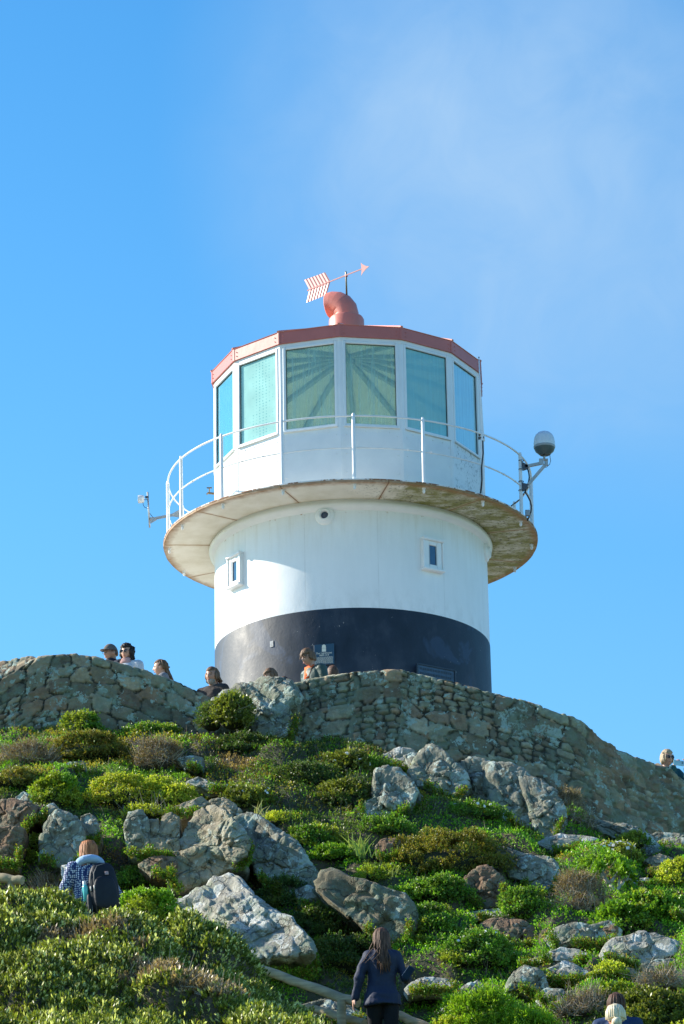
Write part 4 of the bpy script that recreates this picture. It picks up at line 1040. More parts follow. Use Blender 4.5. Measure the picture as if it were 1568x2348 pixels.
    face = np.where(np.array([r[2] for r in rows])[:, None] == 2, 0, 1)
    V[..., 0] += nx_[None]*d*face; V[..., 1] += ny_[None]*d*face; V[..., 2] += d*(1-face)*.9
    pal = np.array([(.30, .27, .20), (.20, .175, .13), (.26, .185, .135), (.34, .235, .16), (.25, .25, .19), (.36, .33, .26), (.19, .145, .11), (.23, .22, .17)])
    ci = (cidc[..., 1]*len(pal)).astype(int) % len(pal); colr = pal[ci]*(.55+.9*cidc[..., 0:1])
    colr = colr*np.array([1.46, 1.38, 1.16])
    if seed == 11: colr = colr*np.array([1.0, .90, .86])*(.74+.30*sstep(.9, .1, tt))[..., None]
    mc = np.array([.15, .14, .115]) if seed != 11 else np.array([.07, .065, .055])
    colr = colr*(1-mort[..., None])+mc*mort[..., None]
    gapd = (sstep(.080, .030, e)*sstep(-.65, .0, fbm(Pn*2.5, 3, seed+61)+.15))[..., None]*(1 if rub is None else 1-m[..., None]*.8); colr = colr*(1-.80*gapd)
    idx = np.arange(R*n).reshape(R, n)
    Fc = np.stack([idx[:-1, :-1], idx[:-1, 1:], idx[1:, 1:], idx[1:, :-1]], -1).reshape(-1, 4)
    me = fast_mesh(V.reshape(-1, 3), Fc, colr.reshape(-1, 3), True)
    o = link(name, me, M['wall']); tag(o, label, 'stone wall'); return o
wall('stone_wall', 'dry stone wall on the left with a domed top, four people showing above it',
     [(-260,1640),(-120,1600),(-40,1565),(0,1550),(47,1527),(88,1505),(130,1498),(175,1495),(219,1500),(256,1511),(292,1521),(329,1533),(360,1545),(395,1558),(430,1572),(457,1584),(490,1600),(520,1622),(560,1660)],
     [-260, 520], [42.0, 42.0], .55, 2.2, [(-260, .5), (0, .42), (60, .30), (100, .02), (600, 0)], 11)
wall('stone_wall', 'long lichen speckled stone wall below the lighthouse, stepping down to the right',
     [(600,1572),(668,1563),(700,1557),(757,1548),(817,1538),(860,1532),(898,1529),(925,1531),(958,1543),(1000,1552),(1050,1562),(1100,1576),(1148,1590),(1200,1604),(1243,1617),(1278,1630),(1312,1643),(1340,1660),(1360,1677),(1395,1700),(1421,1716),(1450,1728),(1469,1737),(1500,1748),(1524,1759),(1568,1783),(1640,1822),(1800,1900)],
     [600, 1290, 1360, 1800], [41.7, 41.1, 41.3, 43.6], .5, 2.5, [(600, 0), (1800, 0)], 23, rub=(1280, 1370))

# ------------------------------------------------------------------ rocks
_ICO = {}
def ico(level):
    if level not in _ICO:
        import bmesh
        bm = bmesh.new(); bmesh.ops.create_icosphere(bm, subdivisions=level, radius=1)
        V = np.array([v.co[:] for v in bm.verts]); Fc = np.array([[v.index for v in f.verts] for f in bm.faces]); bm.free()
        _ICO[level] = (V, Fc)
    return _ICO[level]
ROCKP = []
def rock(label, poly, m, Y=None, lean=.35, bulge=.5, rough=1.0, back=None, facets=13, turn=.25, blk=1.0, strata=0, level=None, name='boulder', group=None, seed=None, mask=True, cat='rock', grow=1.12):
    poly = np.array(poly, float); seed = seed or int(abs(poly[0, 0]*7+poly[0, 1]*3)) % 9973
    # centroid (area weighted)
    x, y = poly[:, 0], poly[:, 1]; x2, y2 = np.roll(x, -1), np.roll(y, -1); cr_ = x*y2-x2*y; A = cr_.sum()/2
    cx, cy = ((x+x2)*cr_).sum()/6/A, ((y+y2)*cr_).sum()/6/A
    if Y is not None and Y >= 38.3 and grow == 1.12: grow = 1.24
    if Y is None:
        by = y.max(); Y = min(hit(cx, by-2)[1], hit(cx, cy)[1]-.05)
    w_, h_ = (x.max()-x.min()), (y.max()-y.min())
    sc_ = 1/ppm(Y)*1.045
    C0 = at(cx, cy, Y)
    yt = hit(cx, y.min())[1]; yb = Y
    hm = h_*sc_
    lean_ = lean
    if back is None: back = np.clip(max(yt-Y, .3)*.9, .25*min(w_, h_)*sc_+.15, 1.6)
    front = bulge*.5*min(w_, h_)*sc_
    lv = level or (6 if w_*h_ > 3000 else 5)
    V, Fc = ico(lv)
    rng = np.random.RandomState(seed)
    ang = np.arctan2(-V[:, 2], V[:, 0]); rho = np.sqrt(V[:, 0]**2+V[:, 2]**2)
    # radius of the outline at each angle
    th = np.linspace(-pi, pi, 361); R_ = np.zeros(361)
    for i, t in enumerate(th):
        dx, dy = math.cos(t), math.sin(t); best = 0
        for j in range(len(poly)):
            ax, ay = x[j]-cx, y[j]-cy; bx, by_ = x2[j]-cx, y2[j]-cy; ex, ey = bx-ax, by_-ay
            den = dx*ey-dy*ex
            if abs(den) < 1e-9: continue
            tt = (ax*ey-ay*ex)/den; uu = (ax*dy-ay*dx)/den
            if tt > 0 and -1e-6 <= uu <= 1+1e-6: best = max(best, tt)
        R_[i] = best
    R_ = np.convolve(np.concatenate([R_[-3:], R_, R_[:3]]), [.1, .2, .4, .2, .1], 'same')[3:-3]
    Rr = np.interp(ang, th, R_)*grow
    q = rho**.5
    dep = np.sign(V[:, 1])*np.abs(V[:, 1])**.6
    u = np.cos(ang)*Rr*q*sc_; v = -np.sin(ang)*Rr*q*sc_
    dy = np.where(dep > 0, dep*back, dep*front)
    P = np.stack([u, dy, v], -1)
    # facets: cut by random planes
    ext = np.array([w_*sc_/2, max(front, .12), h_*sc_/2])
    D = P/ext
    for k in range(facets):
        nrm = rng.normal(size=3); nrm[1] = -abs(nrm[1])*1.1; nrm /= np.linalg.norm(nrm)
        hgt = rng.uniform(.42, .74)
        ex_ = np.maximum(0, D@nrm-hgt); D = D-ex_[:, None]*nrm*.96
    P2 = D*ext
    keep = np.clip((rho-.80)/.2, 0, 1)[:, None]           # protect the silhouette
    P = P2*(1-keep*.85)+P*keep*.85
    sz = min(w_, h_)*sc_
    W0 = P+C0
    nrmv = V/np.array([1, .7, 1]); nrmv /= np.linalg.norm(nrmv, axis=1)[:, None]
    d = fbm(W0*(1.5/max(sz, .25)), 5, seed, .55)*.10*sz
    d += fbm(W0*3.1, 5, seed+5, .6, True)*.045*rough*min(1, sz)
    if strata:
        ax_s = np.array([math.sin(strata), .25, math.cos(strata)]); tpos = W0@ax_s
        wob = fbm(W0*2.2, 3, seed+7)*.16
        d += (np.abs(((tpos+wob)*4.3) % 1-.5)**.7)*.10*rough*min(1, sz)-.03
        d += (np.abs(((tpos+wob*.8)*11.3) % 1-.5))*.035*rough*min(1, sz)
    else:
        f = cells(W0[:, 0]*2.1/max(.5, sz)+fbm(W0*2, 2, seed+3)*.5, W0[:, 2]*2.4/max(.5, sz)+W0[:, 1], seed, 2, .9)
        d -= sstep(.10, .0, f[1]-f[0])*.055*min(1, sz)
    # fractured blocks: every block sits a little in or out, with open joints between
    th_ = strata or (.35+.5*rng.rand()); ca, sa = math.cos(th_), math.sin(th_)
    bu = W0[:, 0]*ca-W0[:, 2]*sa+fbm(W0*1.7, 2, seed+31)*.10; bv = W0[:, 0]*sa+W0[:, 2]*ca+fbm(W0*1.7, 2, seed+37)*.10+W0[:, 1]*.35
    bs = np.clip(sz*.42, .16, .42)
    f = cells(bu/bs/1.35, bv/bs/.8, seed+1, 3.5, .8); e_ = f[1]-f[0]
    d += ((f[2][:, 0]-.5)*.20*sstep(.02, .12, e_)-sstep(.07, .02, e_)*.04)*blk*.6*min(1, sz*1.1)
    f = cells(bu/bs/.5+7, bv/bs/.33, seed+2, 3.0, .85); e_ = f[1]-f[0]
    d += ((f[2][:, 0]-.5)*.05*sstep(.0, .2, e_)-sstep(.10, .02, e_)*.012)*blk*.7*min(1, sz*1.1)
    d += fbm(W0*14, 4, seed+9, .6)*.024*rough+fbm(W0*7, 4, seed+19, .6, True)*.016*rough*min(1, sz*1.5)
    P = P+nrmv*d[:, None]*(1-keep*.45)
    P[:, 1] += P[:, 2]*lean_-P[:, 0]*turn
    # clip: bottom reaches into the slope
    off = C0
    o_me = fast_mesh(P, Fc, smooth=True)
    o = link(name, o_me, M[m]); o.location = tuple(off)
    tag(o, label, cat, group)
    if mask: ROCKP.append((poly, Y-front, Y))
    return o

for lab, poly, m_, kw in RK: rock(lab, poly, m_, **kw)
# summit outcrop between the two walls: pale top and shaded greenish front
rock('craggy pale and green rock outcrop between the two walls', [(462,1606),(478,1590),(500,1574),(520,1566),(545,1558),(590,1553),(620,1552),(645,1556),(668,1572),(684,1600),(676,1650),(660,1700),(610,1712),(570,1690),(540,1660),(500,1640),(474,1625)], 'rk_grey', Y=41.3, lean=.25, back=.9, bulge=.55, rough=1.5, level=7, strata=.75, facets=12, turn=.45, grow=1.0)
# pale paved terrace round the tower
tx_ = np.arange(-9, 9.01, .15); ty_ = np.arange(42.5, 60, .15); TX, TY = np.meshgrid(tx_, ty_)
TZ = samp(HB, TX, np.minimum(TY, 46.9)); TZ = np.where(TY > 46.5, H0(TX, TY), TZ)+.05
ii = np.arange(TX.size).reshape(TX.shape)
tr_ = link('paved_terrace', fast_mesh(np.stack([TX, TY, TZ], -1).reshape(-1, 3), np.stack([ii[:-1, :-1], ii[:-1, 1:], ii[1:, 1:], ii[1:, :-1]], -1).reshape(-1, 4)), plain('pale_concrete_paving', (.66, .61, .53), .9, var=.08))
tag(tr_, kind='structure')
# ------------------------------------------------------------------ foliage
def mat_leaf(name, gloss=.45, trans=.35):
    m, nt, b, o = new_mat(name); k = N(nt)
    a = k.n('ShaderNodeAttribute', attribute_name='Col').outputs['Color']
    nt.links.new(a, b.inputs['Base Color']); b.inputs['Roughness'].default_value = gloss; b.inputs['Specular IOR Level'].default_value = .35
    tl = k.n('ShaderNodeBsdfTranslucent'); nt.links.new(k.mix(1, a, (1.5, 1.6, .7), 'MULTIPLY'), tl.inputs[0])
    mx = k.n('ShaderNodeMixShader'); mx.inputs[0].default_value = trans
    nt.links.new(b.outputs[0], mx.inputs[1]); nt.links.new(tl.outputs[0], mx.inputs[2]); nt.links.new(mx.outputs[0], o.inputs[0]); return m
M['leaf'] = mat_leaf('small_leaf_foliage'); M['gleaf'] = mat_leaf('glossy_leaf_foliage', .40, .3)
M['twig'] = plain('grey_brown_twigs', (.20, .165, .125), .9, var=.4, scale=6)
M['twig2'] = plain('pale_dry_twigs', (.36, .31, .24), .9, var=.35, scale=6)
M['bark'] = plain('pale_smooth_bark', (.40, .37, .31), .8, var=.3, scale=6)

def unit(v): return v/(np.linalg.norm(v, axis=-1, keepdims=True)+1e-9)
def leaves(S, Nn, rs, L=.04, W=.014, per=8, h=.08, spread=.7, cols=((.06, .12, .02),), cw=None, tip=1.35, lvar=.35, upb=.35, cvar=.22):
    """sprigs at S with axis Nn, each with `per` leaves; returns verts, quads, face colours"""
    n = len(S)
    ax = unit(Nn+rs.normal(size=(n, 3))*.28+np.array([0, 0, upb]))
    hh = h*(1+rs.normal(size=(n, 1))*.25)
    t = rs.rand(n, per)
    t = np.sort(t, 1)
    P = S[:, None, :]+ax[:, None, :]*(t[..., None]*hh[:, None, :])
    D = unit(ax[:, None, :]*(.35+t[..., None]*.9)+rs.normal(size=(n, per, 3))*spread)
    Bv = unit(np.cross(D, rs.normal(size=(n, per, 3))))
    Lf = L*(1+rs.uniform(-lvar, lvar, (n, per, 1))); Wf = W*(1+rs.uniform(-.2, .2, (n, per, 1)))
    p0 = P; p2 = P+D*Lf; mid = P+D*Lf*.55; p1 = mid+Bv*Wf; p3 = mid-Bv*Wf
    V = np.stack([p0, p1, p2, p3], 2).reshape(-1, 3); m = n*per
    Fc = np.arange(4*m).reshape(m, 4)
    C = np.array(cols)
    if cw is None: cc = C[rs.randint(0, len(C), n)]
    else: cc = cw
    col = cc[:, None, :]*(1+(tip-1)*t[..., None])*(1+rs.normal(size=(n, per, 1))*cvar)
    return V, Fc, np.clip(col.reshape(-1, 3), .004, .9)
def join(parts):
    Vs, Fs, Cs = [], [], []; o = 0
    for V, Fc, C in parts: Vs.append(V); Fs.append(Fc+o); Cs.append(C); o += len(V)
    return np.concatenate(Vs), np.concatenate(Fs), np.concatenate(Cs)

GREEN = np.array([(.055, .125, .014), (.080, .155, .015), (.095, .145, .022), (.06, .10, .018)])
DARK = np.array([(.035, .070, .014), (.048, .080, .016), (.06, .075, .022)])
BRIGHT = np.array([(.16, .28, .02), (.21, .32, .025), (.12, .23, .018)])
YELL = np.array([(.34, .37, .035), (.42, .42, .05), (.26, .32, .03)])
OLIVE = np.array([(.16, .15, .025), (.20, .16, .03), (.12, .14, .025)])
BROWN = np.array([(.18, .125, .07), (.24, .18, .11), (.13, .09, .05)])
# --- low heath carpet over the slope: a countless mass
rs = np.random.RandomState(5)
def carpet(n, x0, x1, y0, y1):
    x = rs.uniform(x0, x1, n); y = rs.uniform(y0, y1, n)
    return x, y
def normals(x, y, e=.06):
    zx = (H(x+e, y)-H(x-e, y))/(2*e); zy = (H(x, y+e)-H(x, y-e))/(2*e)
    return unit(np.stack([-zx, -zy, np.ones_like(zx)], -1))
x, y = carpet(190000, -6.6, 6.8, 31.0, 42.2)
z = H(x, y); px_, py_ = proj(np.stack([x, y, z], -1))
keep = np.ones(len(x), bool)
for poly, yf, yc in ROCKP: keep &= ~(in_poly(px_, py_, grow_poly(poly, -4)) & (y > yf-.7) & (y < yc+1.5))
# path terrace behind the thicket stays bare
x, y, z, px_, py_ = [a[keep] for a in (x, y, z, px_, py_)]
Nn = normals(x, y); P3 = np.stack([x, y, z], -1)
spn = fbm(P3*.55+3, 4, 41, .6); spn2 = fbm(P3*1.3+9, 4, 43, .6); spn3 = fbm(P3*2.2, 3, 47)
cls = np.where(spn > .16, 0, np.where(spn > -.12, 1, 2))
pal = [GREEN, GREEN*np.array([1.1, 1.25, .9]), DARK*1.15]
cc = np.zeros((len(x), 3)); ri = rs.randint(0, 3, len(x))
for q in range(3): cc = np.where((cls == q)[:, None], pal[q][ri], cc)
cc = np.where((spn2 > .20)[:, None], OLIVE[ri], cc)
dry = (spn2 < -.34); cc = np.where(dry[:, None], BROWN[ri]*.8, cc)
# greener towards the damp hollow at right, browner heath near the left wall
cc = np.where(((px_ > 900) & (py_ > 1850) & (spn3 > -.2) & ~dry)[:, None], GREEN[ri]*np.array([1.15, 1.35, .9]), cc)
cc = np.where(((px_ < 420) & (py_ < 1780) & (spn3 > .05))[:, None], OLIVE[ri]*.9, cc)
up = (py_ < 1870) & (px_ > 430) & (px_ < 900) & ~dry; cc = np.where((up & (rs.rand(len(x)) < .75))[:, None], np.where((spn3 > 0)[:, None], OLIVE[ri]*.42, DARK[ri]*.8), cc)
yl = (spn3 > .38) & (rs.rand(len(x)) < .7); cc = np.where(yl[:, None], BRIGHT[ri]*.9, cc)
S = P3-Nn*.03
# greenery creeping up the foot of every rock
eS, eN, eC = [], [], []
for poly, yf, yc in ROCKP:
    pc = poly.mean(0); ylo, yhi = poly[:, 1].min(), poly[:, 1].max()
    for j in range(len(poly)):
        a_, b_ = poly[j], poly[(j+1) % len(poly)]
        if (a_[1]+b_[1])/2 < ylo+.70*(yhi-ylo): continue
        mid_ = (a_+b_)/2+(a_+b_-2*pc)*.03
        if any((o_[0] is not poly) and bool(in_poly(mid_[0], mid_[1], o_[0])) for o_ in ROCKP): continue
        m_ = int(np.hypot(*(b_-a_))*3.2)
        for q_ in range(m_):
            t_ = rs.rand(); p_ = a_*(1-t_)+b_*t_; p_ = p_+(p_-pc)*rs.uniform(-.02, .10)+np.array([rs.normal()*3, rs.normal()*3-2.5*abs(rs.normal())+3])
            eS.append(at(p_[0], p_[1], yf-rs.uniform(.02, .12))); eN.append((rs.normal()*.3, -.7, .8)); eC.append(GREEN[rs.randint(3)] if rs.rand() < .6 else (OLIVE*.6)[rs.randint(3)])
S = np.concatenate([S, np.array(eS)]); Nn = np.concatenate([Nn, unit(np.array(eN))]); cc = np.concatenate([cc, np.array(eC)])
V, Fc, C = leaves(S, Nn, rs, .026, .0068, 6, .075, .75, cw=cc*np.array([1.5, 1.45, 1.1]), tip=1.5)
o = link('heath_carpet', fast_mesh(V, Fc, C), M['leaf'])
tag(o, 'low mixed green heath and ground cover spreading over the rocky slope', 'ground cover', None, 'stuff')
# dry stalks poking through the carpet
def stalks(n, xs, ys, zs, rs, L=(.12, .3), r=.0035, lean=.6):
    mb = np.stack([xs, ys, zs], -1)
    D = unit(rs.normal(size=(n, 3))*lean+np.array([0, -.2, 1.])); Ln = rs.uniform(L[0], L[1], (n, 1))
    B = unit(np.cross(D, rs.normal(size=(n, 3))))*r
    mid = mb+D*Ln*.5+rs.normal(size=(n, 3))*.015; end = mb+D*Ln+rs.normal(size=(n, 3))*.03
    B2 = unit(np.cross(D, B))*r
    V = np.stack([mb-B, mb+B, mid+B*.8, mid-B*.8, mid+B*.8, mid-B*.8, end-B*.2, end+B*.2, mb-B2, mb+B2, mid+B2*.8, mid-B2*.8], 1).reshape(-1, 3)
    Fq = np.arange(12*n).reshape(3*n, 4); return V, Fq
n = 9000; ii_ = rs.choice(len(x), n); sel = spn2[ii_] < .05; ii_ = ii_[sel]; n = len(ii_)
V, Fq = stalks(n, x[ii_], y[ii_], z[ii_]-.02, rs, (.10, .24))
o = link('dry_stalks', fast_mesh(V, Fq), M['twig']); tag(o, 'dry grey stalks standing in the heath on the slope', 'dry stalks', None, 'stuff')

# --- thicket in front at left: big glossy upright leaves
n = 260000; x, y = rs.uniform(-7.2, 1.0, n), rs.uniform(23.2, 32.3, n)
z = H(x, y); P3 = np.stack([x, y, z], -1); px_, py_ = proj(P3)
nz__ = normals(x, y)[:, 2]; keep = (px_ < 880) & (z > 2.5) & (rs.rand(n) < np.clip(1/(nz__*2.3), 0, 1))
x, y, z, px_, py_, P3 = [a[keep] for a in (x, y, z, px_, py_, P3)]
Nn = normals(x, y)
spz = fbm(P3*.9, 3, 61); ri = rs.randint(0, 3, len(x))
TH = np.array([(.105, .125, .018), (.14, .155, .022), (.07, .095, .016)])
cc = TH[ri]*(1+.25*spz[:, None])
dr = fbm(P3*1.2+7, 3, 66) > .33; cc = np.where(dr[:, None], BROWN[ri]*1.1, cc)
cl_n = fbm(P3*4.5, 2, 69); cc = cc*(1+.5*cl_n[:, None]); tips = rs.rand(len(x)) < .20; cc = np.where((tips & ~dr)[:, None], np.array([.42, .42, .17]), cc)  # pale leaf tips, with their sparkle in the light painted into the colour
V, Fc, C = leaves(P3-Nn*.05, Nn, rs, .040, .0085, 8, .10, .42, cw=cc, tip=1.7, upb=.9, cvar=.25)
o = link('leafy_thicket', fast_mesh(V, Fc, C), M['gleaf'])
tag(o, 'dense thicket of upright glossy leaves filling the bottom left foreground', 'thicket', None, 'stuff')
ii_ = rs.choice(np.where(dr)[0], 2600); V, Fq = stalks(2600, x[ii_], y[ii_], z[ii_]-.02, rs, (.12, .24), .003, .7)
o = link('bare_twig_patches', fast_mesh(V, Fq), M['twig2']); tag(o, 'bare grey twigs showing between the leaves of the front thicket', 'twigs', None, 'stuff')

# low scrub on the near right bank, mostly below the picture
n = 16000; x, y = rs.uniform(-1.5, 8, n), rs.uniform(23.2, 31.4, n); z = H(x, y); P3 = np.stack([x, y, z], -1); px_, py_ = proj(P3)
keep = (px_ > 840) & ~((np.abs(x-2.5) < 1.4) & (y > 28)); P3 = P3[keep]; Nn = normals(x[keep], y[keep]); ri = rs.randint(0, 3, len(P3))
V, Fc, C = leaves(P3-Nn*.05, Nn, rs, .055, .014, 8, .12, .6, cw=GREEN[ri]*1.5, tip=1.5)
o = link('bank_scrub', fast_mesh(V, Fc, C), M['leaf']); tag(o, 'low green scrub on the near bank at the bottom right', 'scrub', None, 'stuff')

# --- single shrubs
def blob(rs, n, ext, lobes=9, flat_=.55, spread=.62):
    """points + normals on a cluster of lobes inside half-extents ext (x, y, z), base at z=0"""
    ext = np.array(ext, float); cs = []; 
    for i in range(lobes):
        a = 2*pi*(i+rs.rand()*.7)/lobes*1.0; r = spread*math.sqrt(rs.rand()) if i else 0
        cz = (.22+.38*(1-r*r))*1.0+rs.uniform(-.08, .08)
        cs.append((math.cos(a)*r, math.sin(a)*r, cz, rs.uniform(.30, .44)))
    for i in range(max(4, lobes//2)):      # skirt of foliage reaching the ground
        a = -pi+pi*(i+rs.rand())/max(4, lobes//2); r = .72+.08*rs.rand(); cs.append((math.cos(a)*r, math.sin(a)*r, rs.uniform(.0, .22), rs.uniform(.26, .36)))
    lobes = len(cs)
    cs = np.array(cs); cs[:, 3] *= (11/max(11, lobes))**.33; k = rs.choice(lobes, n, p=cs[:, 3]**2/np.sum(cs[:, 3]**2))
    d = unit(rs.normal(size=(n, 3))); d[:, 2] = np.where(d[:, 2] < -.3, -d[:, 2], d[:, 2])
    rr = cs[k, 3:4]*(1-.22*rs.rand(n, 1)**2)
    P = cs[k, :3]+d*rr
    inside = np.zeros(n, bool)
    for j in range(lobes): inside |= (np.linalg.norm(P-cs[j, :3], axis=1) < cs[j, 3]*.80) & (k != j)
    P = P[~inside]; d = d[~inside]
    P = P*ext*np.array([1, 1, 1.0]); d = unit(d/ext)
    P[:, 2] = np.maximum(P[:, 2], -.05)
    return P, d
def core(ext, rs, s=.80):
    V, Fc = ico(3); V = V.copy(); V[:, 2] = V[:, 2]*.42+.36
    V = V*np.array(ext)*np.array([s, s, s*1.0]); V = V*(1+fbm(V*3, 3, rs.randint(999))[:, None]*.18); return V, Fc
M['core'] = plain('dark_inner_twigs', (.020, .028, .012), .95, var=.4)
M['corebr'] = plain('brown_inner_twigs', (.06, .045, .03), .95, var=.4)
KIND = {   # leaf length, width, per sprig, sprig height, spread, colours, tip, density, material
 'bright':  (.040, .012, 8, .055, .8, BRIGHT, 1.35, 1.0, 'gleaf'),
 'yellow':  (.026, .010, 10, .05, .9, YELL, 1.25, 1.15, 'leaf'),
 'green':   (.036, .012, 9, .07, .8, GREEN*1.5, 1.4, 1.0, 'leaf'),
 'dark':    (.036, .010, 9, .08, .7, DARK*1.3, 1.4, 1.0, 'leaf'),
 'olive':   (.028, .009, 10, .06, .8, OLIVE, 1.4, 1.2, 'leaf'),
 'olivel':  (.055, .015, 9, .10, .6, np.array([(.11, .13, .02), (.15, .16, .03), (.08, .10, .02)]), 1.6, .8, 'gleaf'),
 'dry':     (.030, .004, 9, .10, .9, BROWN*1.1, 1.2, 1.0, 'leaf'),
 'needle':  (.050, .006, 12, .10, .55, BRIGHT*np.array([1.0, .95, .8]), 1.6, 1.2, 'leaf'),
 'succ':    (.050, .020, 7, .06, .8, BRIGHT*np.array([.8, .85, .9]), 1.3, .8, 'gleaf'),
}
SHRUB_CACHE = {}
def shrub(label, cx, base, w_, h_, kind, group='shrubs growing on the slope', Y=None, depth=None, name='shrub', lobes=9, twigs=0, flowers=0, cat='shrub', sway=0, scale_y=1):
    """cx: centre, base: lowest line, w_, h_: width and height in photograph units"""
    if Y is None: Y = hit(cx, base-h_*.15)[1]-.02
    s = 1.045/ppm(Y)
    ext = (w_*s/2*1.08, (depth or w_*s*.42*scale_y), h_*s/1.06)
    loc = at(cx, base, Y); loc[1] += ext[1]*.35
    rt_ = root(name, loc, label, cat, group)
    rs = np.random.RandomState(int(cx*3+base*7) % 99991)
    L, W, per, hh, sp_, cols, tip, den, mt = KIND[kind]
    area = ext[0]*ext[2]*2+ext[1]*ext[2]
    n = int(min(15000, max(300, area*4600*den)))
    P, d = blob(rs, n, ext, lobes*(3 if kind == 'yellow' else 2))
    P = P+d*(fbm(P*4.5+cx*.37, 3, int(cx) % 97)[:, None]*.22*min(ext[0], ext[2])); pn_ = fbm((P+loc)*2.6, 3, 5); cw_ = cols[rs.randint(0, len(cols), len(P))]*(1+.45*pn_[:, None])
    if kind in ('green', 'bright', 'succ', 'dark'): cw_ = np.where((fbm((P+loc)*1.9+4, 3, 15) > .15)[:, None], cw_*.4+np.array([.26, .26, .03])*.6*(1 if kind != 'dark' else .6), cw_)
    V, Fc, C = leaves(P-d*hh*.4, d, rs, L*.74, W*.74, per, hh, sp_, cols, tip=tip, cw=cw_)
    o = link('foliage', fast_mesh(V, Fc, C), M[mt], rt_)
    Vc, Fcc = core(ext, rs, .62 if kind != 'dry' else .5)
    link('branches', fast_mesh(Vc, Fcc), M['core' if kind not in ('dry',) else 'corebr'], rt_)
    if twigs:
        q = rs.choice(len(P), twigs); V, Fq = stalks(twigs, P[q, 0], P[q, 1], P[q, 2]*.75, rs, (.10, .28), .0035, .8)
        tag(link('twigs', fast_mesh(V, Fq), M['twig2'], rt_), kind='stuff')
    if flowers:
        q = rs.choice(np.where((P[:, 2] > ext[2]*.35))[0], flowers); c = P[q]+d[q]*hh*.7
        a1 = unit(np.cross(d[q], rs.normal(size=(flowers, 3))))*.016; a2 = unit(np.cross(d[q], a1))*.016
        V = np.stack([c-a1-a2, c+a1-a2, c+a1+a2, c-a1+a2], 1).reshape(-1, 3)
        tag(link('flowers', fast_mesh(V, np.arange(4*flowers).reshape(-1, 4)), M['petal'], rt_), kind='stuff')
    return rt_
M['petal'] = plain('white_petals', (.78, .76, .72), .7, var=.05)
